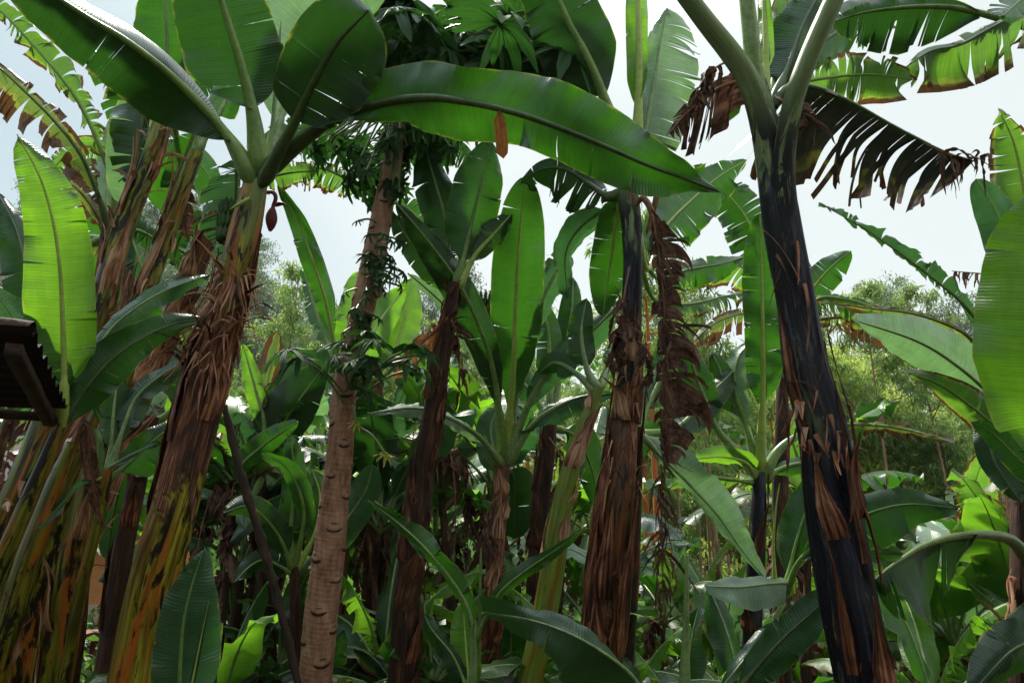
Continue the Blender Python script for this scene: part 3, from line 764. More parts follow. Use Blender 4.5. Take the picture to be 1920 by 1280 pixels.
B3 = trunk('third leaning stem from the left, mottled tan, beside the shaggy collar', 'banana plant',
           [(60, 1290, 3.6, 60), (105, 1140, 3.6, 56), (172, 960, 3.65, 54), (232, 810, 3.7, 52), (285, 690, 3.76, 50), (326, 595, 3.82, 46), (366, 500, 3.88, 42), (398, 420, 3.92, 34), (412, 375, 3.95, 24)],
           's_brown', [.1, .2, .4, .6, .9, .9, .8, .7], seed=4)
sheaths(B3, 14, rs, .35, .97, long=(.2, .4), flare=(.01, .05))
shreds(B3, 30, rs, .4, .97, ln=(.05, .15), up=.5)
b3 = B3['obj']
leaf(b3, [(408, 400), (372, 410), (340, 440), (322, 500)], (3.95, 4.1), (24, 22), 'deep', b=.2, tear=(.6, .6), hang=(.3, .3), pr=6, rib='ribd', ragged=.3)
leaf(b3, [(412, 392), (445, 360), (480, 340), (540, 325), (600, 320)], (3.95, 4.4), (26, 30), 'worn', b=.35, tear=(.5, .8), hang=(.1, .3), pr=6, rib='ribd', ragged=.2)

B4 = trunk('olive yellow stem with black flecks left of the orange house', 'banana plant',
           [(98, 1290, 2.85, 54), (116, 1150, 2.87, 50), (142, 1010, 2.9, 44), (178, 880, 2.95, 48), (214, 770, 3.0, 36), (240, 690, 3.02, 26)],
           's_yellow', [.0, .05, .05, .1, .3, .4], seed=5)
b4 = B4['obj']
sheaths(B4, 5, rs, .1, .7, long=(.2, .4))
leaf(b4, [(240, 785), (205, 800), (170, 740), (135, 700)], (3.0, 2.8), (8, 8), 'deep', b=.3, pr=4, rib='ribd')
B5 = trunk('short yellow stem crossing in front of the olive stems at the bottom left edge', 'banana plant',
           [(-15, 1290, 2.6, 52), (8, 1200, 2.6, 50), (50, 1060, 2.62, 46), (96, 930, 2.66, 38), (136, 830, 2.7, 24)],
           's_yellow', [.0, .0, .02, .1, .2], seed=6)
sheaths(B5, 4, rs, .1, .6, long=(.2, .4))
leaf(B5['obj'], [(140, 835), (160, 790), (168, 860), (178, 930), (196, 985)], (2.7, 2.75), (16, 16), 'dead', b=.2, tear=(.4, .4), hang=(.5, .5), pr=4, rib='ribb', name='dead_leaf', ragged=.3, label='brown shrivelled hanging leaf')
B6 = trunk('dark trunk leaning behind the yellow stems beside the orange house', 'banana plant',
           [(196, 1290, 3.9, 50), (214, 1150, 3.95, 44), (236, 1000, 4.0, 40), (262, 880, 4.05, 36), (285, 780, 4.1, 28)],
           's_dark', [.4, .6, .8, .9], seed=7)
sheaths(B6, 6, rs, .2, .9, mat='sheathd', long=(.2, .5))
leaf(B6['obj'], [(280, 800), (330, 760), (350, 700), (330, 640)], (4.1, 4.3), (30, 30), 'green', b=.3, pr=7)
leaf(B6['obj'], [(275, 830), (240, 860), (215, 950), (200, 1050)], (4.1, 4.0), (24, 24), 'deep', b=.3, pr=6, rib='ribd')

# ---------------- C: young plant at the left edge with the big bright leaf
C_ = trunk('young plant by the tin roof with one broad bright upright leaf', 'banana plant',
           [(-60, 1200, 2.35, 40), (10, 1040, 2.38, 36), (80, 880, 2.42, 30), (116, 790, 2.44, 22)], 's_yellow', [.1, .2, .2, .0], seed=8)
c = C_['obj']
leaf(c, [(116, 800), (120, 720), (119, 640), (116, 560), (110, 480), (96, 400), (72, 325), (32, 252)], (2.44, 2.4, 2.35), ([50, 52, 56, 50, 42, 36, 30], [46, 48, 50, 52, 52, 48, 36, 26]), 'young', b=.16, fold=(6, 8), curl=(8, 12), pr=9, rib='riby', wav=.010, tip=9, base=.12, label='broad bright green leaf standing upright')
leaf(c, [(112, 800), (88, 705), (52, 640), (18, 585), (-20, 535)], (2.45, 2.3), ([30, 44, 44, 30], [26, 40, 40, 30]), 'teal', b=.12, roll=10, fold=(12, 12), pr=7, rib='petiole')
leaf(c, [(108, 790), (80, 650), (52, 520), (30, 430), (-5, 360)], (2.6, 2.9), ([30, 40, 40, 30], [26, 32, 32, 26]), 'deep', b=.2, fold=(12, 12), pr=8, rib='ribd')
leaf(c, [(110, 810), (150, 745), (205, 678), (270, 632), (330, 606), (392, 597)], (2.44, 2.5, 2.7), ([10, 40, 40, 34, 30, 18], [10, 36, 42, 34, 26, 16]), 'deep', b=.06, fold=(10, 14), pr=6, rib='ribd', wav=.014)
leaf(c, [(125, 790), (165, 690), (205, 620), (262, 572), (320, 540), (396, 514)], (2.6, 2.8, 3.0), ([14, 20, 20, 18], [14, 22, 22, 16]), 'teal', b=.30, roll=20, fold=(20, 25), pr=5, rib='petiole')
C2 = trunk('slim young plant with narrow blue green leaves among the yellow stems', 'banana plant',
           [(120, 1290, 2.75, 26), (150, 1120, 2.75, 24), (184, 980, 2.76, 22), (203, 880, 2.77, 18)], 's_yellow', [.1, .2, .1], seed=9)
c2 = C2['obj']
leaf(c2, [(203, 890), (210, 820), (214, 760), (222, 700)], (2.77, 2.9), ([14, 22, 22], [20, 30, 30]), 'green', b=.30, fold=(10, 10), pr=7, rib='petiole')
leaf(c2, [(206, 880), (232, 800), (255, 745), (300, 705), (368, 662)], (2.77, 3.0), (20, 22), 'teal', b=.25, roll=20, fold=(20, 20), pr=6, rib='petiole')
leaf(c2, [(200, 880), (235, 858), (270, 840), (300, 828)], (2.77, 2.7), (7, 8), 'teal', b=.2, roll=45, pr=4, rib='petiole')
leaf(c2, [(203, 900), (250, 860), (300, 815), (345, 790)], (2.8, 3.0), (28, 40), 'green', b=.2, roll=20, pr=5)
leaf(c2, [(190, 900), (186, 840), (180, 810), (172, 800)], (2.8, 2.8), (8, 8), 'pale', b=.3, pr=6)
leaf(c2, [(196, 895), (150, 910), (110, 950), (72, 990)], (2.77, 2.6), (9, 9), 'teal', b=.2, roll=45, pr=4)

# ---------------- tattered leaves hanging in from a plant beyond the left edge
T_ = trunk('tall plant behind the left stems with ragged brown edged leaves', 'banana plant',
           [(170, 800, 4.9, 52), (185, 640, 5.0, 44), (196, 520, 5.1, 36), (200, 440, 5.15, 26)], 's_brown', [.4, .6, .8, .7], seed=10)
t1 = T_['obj']
leaf(t1, [(204, 450), (216, 370), (196, 300), (160, 215), (118, 150), (62, 85), (8, 28), (-60, -30)], (5.1, 4.8, 4.6), ([14, 24, 34, 40, 40], [14, 26, 40, 48, 44]), 'worn', b=.25, roll=35, tear=(.9, .9), hang=(.6, .5), fold=(35, 35), pr=7, rib='rib', ragged=.3, label='ragged narrow green leaf reaching to the top left corner')
leaf(t1, [(200, 445), (195, 400), (176, 345), (148, 285), (100, 225), (50, 175), (-10, 120), (-80, 70)], (5.1, 4.7, 4.5), ([20, 50, 70, 80, 70], [10, 22, 26, 20, 16]), 'brownish', b=.18, tear=(1.1, .9), hang=(.55, .2), fold=(15, 10), pr=7, rib='ribd', ragged=.45, label='ragged leaf with scorched brown edge')
leaf(t1, [(198, 440), (180, 400), (150, 360), (115, 335), (90, 325)], (5.1, 4.9), ([16, 30, 30, 16], [10, 14, 14, 10]), 'brownish', b=.15, tear=(.7, .5), hang=(.5, .2), pr=5, rib='ribb', ragged=.3)
leaf(t1, [(202, 440), (200, 360), (206, 300), (214, 240), (215, 205)], (5.15, 5.4), ([20, 26, 20], [12, 16, 14]), 'pale', b=.2, roll=20, pr=6, rib='petiole')
leaf(t1, [(197, 450), (160, 440), (120, 400), (80, 345), (60, 330)], (5.2, 5.3), (24, 24), 'deep', b=.2, tear=(.6, .6), hang=(.3, .3), pr=6)
leaf(t1, [(203, 450), (250, 430), (300, 455), (345, 500)], (5.2, 5.6), (26, 26), 'deep', b=.2, tear=(.6, .8), hang=(.3, .3), pr=6, ragged=.2)
leaf(t1, [(196, 445), (140, 470), (90, 500), (20, 470), (-20, 440)], (5.2, 4.8), (40, 40), 'worn', b=.1, tear=(.7, .8), hang=(.3, .3), pr=6, ragged=.2)

# ---------------- E: dark stem just right of the papaya
E = trunk('dark brown stem right of the papaya trunk, topped by broad upright leaves', 'banana plant',
          [(752, 1290, 3.7, 60), (765, 1100, 3.74, 58), (786, 930, 3.8, 48), (808, 780, 3.86, 42), (828, 660, 3.92, 36), (842, 585, 3.96, 30), (852, 530, 4.0, 24)],
          's_dark', [.5, .7, .75, .7, .8, .8], seed=12, relief=1.4)
e = E['obj']
sheaths(E, 12, rs, .15, .95, mat='sheathd', long=(.2, .45), flare=(.0, .04))
shreds(E, 40, rs, .4, .99, mat='sheathd', ln=(.04, .12))
leaf(e, [(854, 535), (870, 480), (888, 400), (908, 320), (922, 262)], (4.0, 4.1), ([30, 50, 50, 34], [30, 42, 40, 26]), 'green', b=.2, fold=(8, 8), tear=(0, .2), pr=8, rib='rib', tip=6)
leaf(e, [(852, 540), (842, 470), (832, 400), (812, 330), (795, 270)], (4.05, 4.3), ([24, 40, 50, 40], [22, 34, 34, 26]), 'deep', b=.2, fold=(8, 8), pr=8, rib='rib')
leaf(e, [(858, 540), (890, 480), (925, 440), (960, 400)], (4.0, 4.1), ([18, 30, 24], [14, 22, 18]), 'green', b=.35, fold=(12, 12), pr=8, rib='riby')
leaf(e, [(850, 540), (868, 460), (868, 400), (850, 370)], (4.2, 4.3), (34, 28), 'deep', b=.4, pr=6)
leaf(e, [(850, 545), (800, 490), (760, 440), (740, 400)], (4.1, 4.2), (30, 24), 'deep', b=.2, tear=(.5, .5), hang=(.2, .2), pr=6)
leaf(e, [(846, 590), (828, 606), (800, 634), (762, 670), (735, 695)], (3.95, 3.8), ([18, 38, 36], [12, 20, 16]), 'deadred', b=.15, tear=(1.2, 1.2), hang=(.4, .3), pr=5, rib='ribb', name='dead_leaf', ragged=.3, label='rusty brown dry leaf')
bunch(e, P(905, 560, 4.5), .24, rs, hands=6, r=.085, fl=.085, fr=.011)

# ---------------- D: the fan of leaves in the centre
D = trunk('slender central plant with a fan of upright leaves around one bright leaf', 'banana plant',
          [(918, 1290, 4.2, 42), (924, 1150, 4.25, 40), (932, 1010, 4.3, 36), (940, 920, 4.35, 32), (946, 860, 4.38, 24)], 's_brown', [.3, .5, .7, .8, .5, .2], seed=13)
d = D['obj']
sheaths(D, 9, rs, .2, .95, long=(.15, .35), flare=(.01, .06))
leaf(d, [(948, 860), (955, 780), (962, 700), (965, 620), (970, 500), (978, 400), (988, 330)], (4.38, 4.2, 4.0), ([16, 34, 44, 46, 44, 36], [18, 36, 46, 50, 48, 40]), 'green', b=.18, fold=(14, 14), curl=(14, 14), pr=10, rib='riby', tip=8, base=.25, wav=.006, label='bright upright leaf lit from behind in the middle of the fan')
leaf(d, [(945, 865), (938, 790), (926, 700), (902, 620), (862, 535), (805, 455), (742, 380)], (4.38, 4.1, 3.9), ([14, 26, 36, 40, 40, 34], [10, 18, 24, 26, 26, 24]), 'deep', b=.2, fold=(12, 20), pr=10, rib='rib', base=.2)
leaf(d, [(944, 868), (932, 760), (915, 700), (880, 640), (832, 572), (765, 512)], (4.38, 4.2), ([10, 22, 26, 26, 18], [8, 14, 18, 18, 14]), 'pale', b=.25, roll=30, fold=(20, 20), tear=(0, .1), pr=8, rib='petiole')
leaf(d, [(950, 862), (968, 740), (990, 640), (1025, 545), (1075, 460), (1138, 395)], (4.38, 4.3, 4.4), ([8, 22, 26, 26, 20], [10, 24, 32, 34, 26]), 'teal', b=.22, roll=-20, fold=(15, 25), pr=9, rib='petiole', wav=.018, label='blue green leaf reaching up to the right')
leaf(d, [(950, 866), (978, 790), (1012, 720), (1060, 665), (1112, 620), (1168, 560)], (4.38, 4.2, 4.1), ([6, 18, 24, 26, 20], [8, 24, 34, 36, 26]), 'teal', b=.28, fold=(15, 25), pr=10, rib='petiole')
leaf(d, [(943, 872), (925, 850), (895, 815), (840, 782), (775, 765), (690, 775)], (4.38, 4.1, 3.9), ([8, 16, 18, 16], [10, 22, 28, 26]), 'pale', b=.25, roll=-42, fold=(12, 20), tear=(0, .3), hang=(0, .2), pr=8, rib='petiole', label='pale leaf bending over to the left')
leaf(d, [(950, 872), (975, 830), (1010, 785), (1060, 755), (1100, 742), (1150, 738)], (4.38, 4.1), ([8, 16, 18, 14], [10, 20, 26, 20]), 'teal', b=.3, roll=42, fold=(10, 22), tear=(0, .3), pr=9, rib='petiole')
leaf(d, [(952, 880), (962, 900), (965, 960), (962, 1010)], (4.6, 4.7), (38, 42), 'deep', b=.05, fold=(5, 5), pr=5, rib='ribd', tip=4)
leaf(d, [(948, 875), (928, 850), (920, 800), (935, 760)], (4.6, 4.8), (30, 34), 'teal', b=.1, pr=6)
leaf(d, [(940, 900), (925, 870), (912, 835), (908, 815)], (4.4, 4.4), (4, 4), 'deep', b=.8, pr=8, rib='petd', bare=True, name='cut_petiole')

# ---------------- D2: olive stem leaning right of centre, and the dark stem behind it
D2 = trunk('olive yellow stem leaning right between the central plant and the red brown trunk', 'banana plant',
           [(990, 1290, 3.6, 50), (1015, 1180, 3.62, 50), (1040, 1030, 3.66, 46), (1064, 900, 3.7, 38), (1088, 820, 3.74, 32), (1106, 770, 3.78, 26), (1125, 725, 3.8, 18)], 's_green', [-.2, -.2, -.1, .1, .6, .6, .5], seed=14, relief=.7)
sheaths(D2, 6, rs, .55, .97, long=(.15, .3), flare=(.0, .04))
d2 = D2['obj']
leaf(d2, [(1122, 730), (1100, 690), (1090, 620), (1100, 560)], (3.85, 4.0), (26, 22), 'green', b=.3, pr=8, rib='petiole')
leaf(d2, [(1118, 735), (1080, 700), (1040, 680), (1010, 700)], (3.85, 4.2), (22, 22), 'green', b=.4, pr=8, rib='petiole')
leaf(d2, [(1124, 730), (1140, 690), (1170, 660), (1190, 640)], (3.9, 4.3), (22, 22), 'green', b=.4, pr=8, rib='petiole')
D3 = trunk('dark stem directly behind the olive leaning one', 'banana plant',
           [(1000, 1290, 4.4, 46), (1004, 1120, 4.45, 42), (1012, 960, 4.5, 40), (1025, 850, 4.55, 34), (1032, 780, 4.6, 26)], 's_dark', [.5, .8, .8, .7], seed=15)
sheaths(D3, 7, rs, .2, .95, mat='sheathd', long=(.2, .4))
d3 = D3['obj']
leaf(d3, [(1032, 785), (1030, 700), (1028, 620), (1010, 560)], (4.6, 4.8), (24, 24), 'green', b=.35, pr=8, rib='petiole')
leaf(d3, [(1034, 785), (1050, 700), (1070, 600), (1075, 520)], (4.6, 4.9), (26, 22), 'deep', b=.35, pr=8, rib='petiole')
leaf(d3, [(1030, 790), (1000, 740), (960, 700), (920, 690)], (4.7, 5.0), (24, 24), 'green', b=.3, pr=7)
leaf(d3, [(1034, 800), (1080, 820), (1110, 880), (1120, 950)], (4.7, 5.0), (34, 34), 'deep', b=.15, pr=7, fold=(20, 20))

# ---------------- F: the red brown trunk right of centre, purple above
F_ = trunk('straight trunk right of centre, purple above and red brown flaking below', 'banana plant',
           [(1128, 1290, 3.30, 84), (1138, 1120, 3.32, 82), (1150, 980, 3.35, 76), (1166, 860, 3.4, 66), (1178, 740, 3.45, 54), (1184, 620, 3.5, 42), (1187, 500, 3.55, 36), (1186, 420, 3.6, 38), (1180, 365, 3.62, 40), (1178, 330, 3.64, 30)],
           's_brown', [.45, .5, .5, .55, .6, .55], seed=16, relief=1.5)
# the upper third is living purple sheath: it is another part of the same stem
f = F_['obj']
pf = path_px([(1172, 790, 3.42, 62), (1179, 735, 3.45, 57), (1184, 620, 3.5, 45), (1187, 500, 3.55, 39), (1186, 420, 3.6, 41), (1180, 365, 3.62, 43), (1178, 325, 3.64, 32)])
Cq, _s = spline(pf, step=.018)
gq = tube(Cq[:, :3], Cq[:, 3], 36, stem_relief(17, 1.0))
part('upper_sheath', (*gq, np.interp(np.repeat(np.linspace(0, 1, len(Cq)), 36), [0, .16, .4, .6, .8, 1], [.9, .6, .25, -.1, -.5, -1.0])), M['s_purple'], f)
sheaths(F_, 10, rs, .10, .58, long=(.5, .9), flare=(.0, .02), width=(.8, 2.2), mat='sheathr', dark=.4)
sheaths(F_, 4, rs, .62, .78, long=(.15, .3), flare=(.03, .10), width=(.6, 1.2))
shreds(F_, 24, rs, .5, .72, ln=(.05, .15), wd=(.003, .010))
leaf(f, [(1172, 345), (1160, 260), (1135, 190), (1105, 115), (1068, 45), (1035, -30), (990, -130)], (3.62, 3.5, 3.4), ([60, 76, 74, 70], [44, 62, 66, 60]), 'deep', b=.36, fold=(6, 6), pr=14, rib='rib', base=.22, wav=.014, label='broad dark leaf leaning to the top left')
leaf(f, [(1184, 345), (1194, 260), (1198, 150), (1197, 60), (1196, -30), (1194, -160)], (3.64, 3.7), ([20, 24, 24], [12, 18, 18]), 'young', b=.3, fold=(25, 25), pr=13, rib='riby')
leaf(f, [(1188, 345), (1205, 270), (1222, 180), (1236, 90), (1250, 15)], (3.68, 3.9), ([20, 26, 26, 20], [60, 80, 84, 66]), 'pale', b=.2, roll=(-10, 5), fold=(8, 15), tear=(0, .25), pr=9, rib='petiole', wav=.02, base=.1, tip=6, label='pale ragged ended leaf')
leaf(f, [(1195, 350), (1205, 330), (1225, 310), (1232, 360), (1212, 440)], (3.6, 3.6), (3, 3), 'dead', b=.8, pr=8, rib='ribb', bare=True, name='cut_petiole')
leaf(f, [(1192, 420), (1214, 505), (1245, 430), (1300, 372), (1350, 330), (1400, 300)], (3.7, 4.3, 4.5), ([10, 40, 52, 44, 26], [30, 56, 60, 52, 34]), 'green', b=.30, tear=(.35, .6), fold=(6, 6), pr=7, rib='riby', wav=.01, ragged=.15, label='torn translucent leaf pointing up to the right')
leaf(f, [(1170, 360), (1140, 368), (1105, 345), (1060, 318), (1015, 318), (975, 345)], (3.62, 3.9), ([10, 60, 70, 60, 40], [8, 18, 20, 20, 14]), 'deep', b=.16, tear=(.9, .2), hang=(.25, .0), fold=(14, 10), pr=10, rib='ribd', wav=.01, label='dark leaf with slits drooping to the left')
leaf(f, [(1172, 365), (1160, 390), (1152, 440), (1142, 510), (1130, 590)], (3.62, 4.0), ([26, 30, 30, 22], [26, 34, 36, 26]), 'green', b=.08, fold=(5, 5), pr=7, rib='riby', tear=(0, .05), tip=7)
leaf(f, [(1175, 370), (1130, 395), (1085, 430), (1060, 480), (1065, 560)], (3.7, 4.2), (20, 24), 'teal', b=.2, roll=30, pr=6)
leaf(f, [(1190, 430), (1230, 520), (1290, 505), (1350, 495), (1400, 480)], (3.8, 4.4, 4.6), ([10, 20, 22, 20], [14, 30, 34, 26]), 'green', b=.35, roll=20, tear=(.3, .6), hang=(0, .1), pr=6, rib='rib')
leaf(f, [(1190, 440), (1225, 560), (1290, 570), (1360, 555), (1420, 545)], (4.0, 4.8), ([10, 18, 18, 14], [14, 26, 30, 20]), 'worn', b=.3, roll=40, tear=(.6, .8), hang=(.2, .2), pr=6, rib='rib')
leaf(f, [(1192, 385), (1206, 372), (1222, 400), (1236, 480), (1246, 580), (1250, 700), (1249, 800), (1246, 890)], (3.5, 3.35, 3.3), ([46, 84, 66, 108, 90, 96, 66, 46], [18, 32, 24, 42, 30, 36, 26, 18]), 'dead', b=.13, fold=(-10, 10), curl=(25, 60), tear=(1.3, 1.3), hang=(.72, .72), pr=5, rib='ribb', name='dead_leaf', ragged=.6, wav=.016, tip=9, M_=12, sweep=-.10, label='dead brown leaf hanging straight down in crumpled sheets')
rags(f, [P(1222, 400, 3.36), P(1236, 480, 3.33), P(1246, 580, 3.3), P(1250, 700, 3.3), P(1249, 800, 3.3), P(1246, 880, 3.3)], rs, 30, (.10, .30), wd=(.005, .022), lean=(.5, 0, 0), name='dead_leaf')
rags(f, [P(1180, 500, 3.45), P(1170, 560, 3.35), P(1167, 640, 3.32), P(1166, 700, 3.32)], rs, 9, (.08, .2), wd=(.02, .05), name='dead_leaf')
rags(f, [P(1240, 870, 3.32), P(1240, 960, 3.34), P(1244, 1040, 3.36), P(1240, 1120, 3.38)], rs, 40, (.12, .30), wd=(.004, .016), name='dead_leaf', stalk_r=.004)

rags(f, [P(1166, 600, 3.4), P(1150, 640, 3.3), P(1140, 700, 3.28)], rs, 8, (.08, .2), wd=(.02, .05), name='dead_leaf')
rags(f, [P(1196, 640, 3.42), P(1216, 660, 3.32), P(1226, 730, 3.3)], rs, 8, (.08, .2), wd=(.015, .04), name='dead_leaf')
rags(e, [P(846, 600, 3.9), P(860, 640, 3.85), P(862, 720, 3.84)], rs, 14, (.08, .2), wd=(.012, .035), name='dead_leaf')
rags(d, [P(935, 930, 4.3), P(915, 960, 4.25), P(908, 1040, 4.2)], rs, 14, (.08, .2), wd=(.010, .03), name='dead_leaf')
rags(d3, [P(1030, 820, 4.5), P(1052, 860, 4.4), P(1058, 950, 4.38)], rs, 18, (.10, .24), wd=(.012, .04), name='dead_leaf')
F2 = trunk('thin green flecked stem close beside the red brown trunk', 'banana plant',
           [(1172, 1290, 3.6, 34), (1180, 1150, 3.62, 32), (1188, 1000, 3.66, 30), (1194, 880, 3.7, 26), (1196, 800, 3.72, 18)], 's_dark', [.0, .1, .4, .7], seed=18)
leaf(F2['obj'], [(1196, 805), (1230, 845), (1290, 905), (1345, 965), (1390, 1030), (1436, 1085)], (3.72, 3.6, 3.5), ([18, 40, 42, 36, 20], [6, 14, 18, 20, 14]), 'pale', b=.05, roll=-18, fold=(10, 22), pr=6, rib='petiole', wav=.016, label='long waxy leaf sloping down to the right')
leaf(F2['obj'], [(1196, 810), (1215, 760), (1240, 700), (1245, 640)], (3.8, 4.1), (26, 26), 'green', b=.3, pr=7)
leaf(F2['obj'], [(1198, 815), (1270, 800), (1330, 740), (1380, 690)], (3.9, 4.4), (26, 30), 'deep', b=.3, pr=7, roll=20)

# ---------------- G: the thick dark trunk on the right
G = trunk('thick blue black trunk on the right forked into heavy petioles', 'banana plant',
          [(1619, 1290, 2.15, 134), (1586, 1090, 2.2, 124), (1552, 940, 2.25, 114), (1532, 790, 2.3, 106), (1508, 690, 2.34, 96), (1490, 600, 2.38, 84), (1472, 480, 2.42, 74), (1459, 370, 2.46, 70), (1447, 295, 2.5, 62), (1430, 225, 2.52, 54), (1416, 155, 2.54, 40)],
          's_purple', [.52, .54, .50, .44, .52, .40, .20, .08, -.10, -.35, -.8], seed=20, relief=2.2, seg=52)
g = G['obj']
sheaths(G, 0, rs, fixed=[(.325, 3.25, .34, .75, .004), (.36, 2.5, .5, .3, .004), (.485, 2.75, .30, .7, .03), (.50, 3.7, .28, .8, .035), (.46, 3.4, .62, .22, .004), (.44, 4.1, .55, .35, .01), (.62, 2.2, .45, .35, .02), (.55, 4.3, .5, .3, .01)], mat='sheathr', dark=0)
shreds(G, 40, rs, .565, .64, ln=(.04, .13), wd=(.003, .010), mat='sheathr')
shreds(G, 10, rs, .58, .63, ln=(.05, .12), wd=(.004, .012))
shreds(G, 10, rs, .66, .80, ln=(.10, .30), wd=(.003, .008), out=.25, up=.1, mat='sheathr')
fk = path_px([(1470, 520, 2.43, 46), (1459, 430, 2.46, 58), (1450, 340, 2.49, 62), (1440, 270, 2.50, 58), (1424, 205, 2.50, 50), (1403, 150, 2.49, 44), (1370, 100, 2.47, 42), (1322, 40, 2.44, 39), (1258, -45, 2.40, 36)])
Cq, _s = spline(fk, step=.015)
gq = tube(Cq[:, :3], Cq[:, 3], 30, stem_relief(29, .5))
part('petiole', (*gq, np.interp(np.repeat(np.linspace(0, 1, len(Cq)), 30), [0, .2, .3, .42, .55, 1], [.1, -.05, -.32, -.5, -.9, -1.4])), M['s_purple'], g)
leaf(g, [(1448, 340), (1430, 240), (1415, 140), (1407, 60), (1396, -40)], (2.54, 2.5), (8, 8), 'green', b=.85, pr=16, rib='petiole', ribend=.8, name='petiole', bare=True)
fk = path_px([(1488, 600, 2.40, 52), (1478, 500, 2.41, 60), (1471, 400, 2.43, 52), (1468, 325, 2.43, 44), (1475, 255, 2.42, 40), (1489, 185, 2.40, 38), (1515, 110, 2.38, 37), (1547, 35, 2.36, 38), (1582, -45, 2.35, 34)])
Cq, _s = spline(fk, step=.015)
gq = tube(Cq[:, :3], Cq[:, 3], 30, stem_relief(23, .5))
part('petiole', (*gq, np.interp(np.repeat(np.linspace(0, 1, len(Cq)), 30), [0, .25, .38, .52, .65, 1], [.1, -.05, -.36, -.55, -.9, -1.4])), M['s_purple'], g)
leaf(g, [(1432, 200), (1436, 100), (1432, 10), (1430, -50)], (2.62, 2.7), (12, 14), 'young', b=.3, pr=11, rib='riby')
leaf(g, [(1452, 200), (1480, 165), (1530, 165), (1595, 192), (1660, 228), (1720, 260), (1775, 286), (1822, 300)], (2.6, 2.6, 2.5, 2.4), ([6, 10, 12, 12, 8], [110, 215, 230, 190, 215, 150, 190, 70]), 'grey', b=.12, fold=(50, 42), curl=(30, 25), tear=(.6, 1.15), hang=(.6, .75), pr=9, rib='ribd', ragged=.18, wav=.012, tip=12, base=.10, M_=12, sweep=-.30, label='purplish grey leaf hanging in strips with brown ends')
rags(g, [P(1730, 268, 2.45), P(1765, 284, 2.43), P(1800, 296, 2.42), P(1852, 294, 2.4)], rs, 22, (.05, .20), wd=(.004, .012), name='dead_tip', stalk_r=.003)
rags(g, [P(1452, 180, 2.56), P(1470, 190, 2.5), P(1500, 200, 2.45), P(1512, 230, 2.42)], rs, 8, (.08, .2), wd=(.008, .022), name='dead_leaf', stalk_r=.003)
leaf(g, [(1440, 190), (1400, 155), (1360, 160), (1320, 185), (1285, 215), (1255, 250)], (2.6, 2.6, 2.5), ([60, 95, 105, 90, 60], [14, 20, 22, 18]), 'dead', b=.12, tear=(.7, .5), hang=(.75, .2), fold=(45, 20), curl=(20, 20), pr=8, rib='ribb', name='dead_leaf', ragged=.35, wav=.02, M_=9, label='dead brown crumpled leaf hanging left of the fork')
rags(g, [P(1420, 165, 2.6), P(1380, 120, 2.62), P(1345, 125, 2.6), P(1310, 165, 2.58), P(1292, 215, 2.56)], rs, 22, (.06, .2), wd=(.006, .02), mat='sheathd', name='dead_leaf')
leaf(g, [(1450, 190), (1480, 120), (1500, 60), (1530, 0), (1560, -40)], (2.75, 2.9), (50, 40), 'deep', b=.2, pr=9, rib='ribd', tear=(.2, .2))
leaf(g, [(1446, 180), (1450, 90), (1470, 30), (1480, -30)], (2.9, 3.0), (30, 40), 'worn', b=.4, pr=8)
leaf(g, [(1452, 200), (1490, 160), (1560, 145), (1630, 140), (1690, 146), (1720, 150)], (2.7, 2.9, 3.0), ([14, 34, 46, 42, 30], [14, 40, 60, 60, 44]), 'worn', b=.15, tear=(.7, .6), fold=(5, 5), hang=(.05, .15), pr=7, rib='rib', ragged=.2, label='bright torn leaf reaching right behind the petiole')
leaf(g, [(1450, 190), (1490, 130), (1540, 80), (1600, 45), (1660, 20), (1720, -10)], (2.9, 3.2, 3.4), ([20, 50, 60, 50], [20, 50, 60, 50]), 'deep', b=.2, tear=(.5, .5), hang=(.15, .2), pr=8, rib='ribd', ragged=.2)
leaf(g, [(1450, 190), (1455, 130), (1475, 80), (1490, 40), (1500, -20)], (2.8, 3.0), ([30, 50, 50], [30, 50, 50]), 'worn', b=.3, pr=8, rib='rib', tear=(.2, .2))
leaf(g, [(1445, 215), (1400, 190), (1360, 215), (1330, 240)], (2.7, 2.8), (14, 14), 'deep', b=.5, pr=8, rib='rib')
# ---------------- H: plants beyond the right edge reaching in
Hh = trunk('dark trunk at the right edge whose leaves reach in from outside', 'banana plant',
           [(1925, 1290, 3.0, 60), (1922, 1080, 3.05, 56), (1918, 940, 3.1, 44), (1925, 820, 3.15, 40), (1935, 700, 3.2, 30)], 's_dark', [.5, .7, .7, .6], seed=24)
shreds(Hh, 50, rs, .45, .6, ln=(.05, .2), mat='sheath')
h = Hh['obj']
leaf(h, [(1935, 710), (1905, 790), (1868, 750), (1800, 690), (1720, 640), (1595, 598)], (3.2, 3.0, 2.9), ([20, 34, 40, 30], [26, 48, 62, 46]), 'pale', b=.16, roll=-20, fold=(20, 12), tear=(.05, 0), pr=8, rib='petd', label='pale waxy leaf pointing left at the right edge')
leaf(h, [(1930, 720), (1915, 840), (1862, 795), (1800, 745), (1750, 715), (1700, 698)], (3.15, 2.9, 2.8), ([20, 30, 30, 16], [10, 34, 32, 20]), 'worn', b=.2, fold=(10, 10), pr=7, rib='rib')
leaf(h, [(1935, 700), (1900, 740), (1862, 790), (1860, 850), (1885, 900), (1915, 940)], (3.1, 2.8), (36, 30), 'deep', b=.2, hang=(.2, .2), pr=7, rib='ribd', label='dark limp leaf hanging at the right edge')
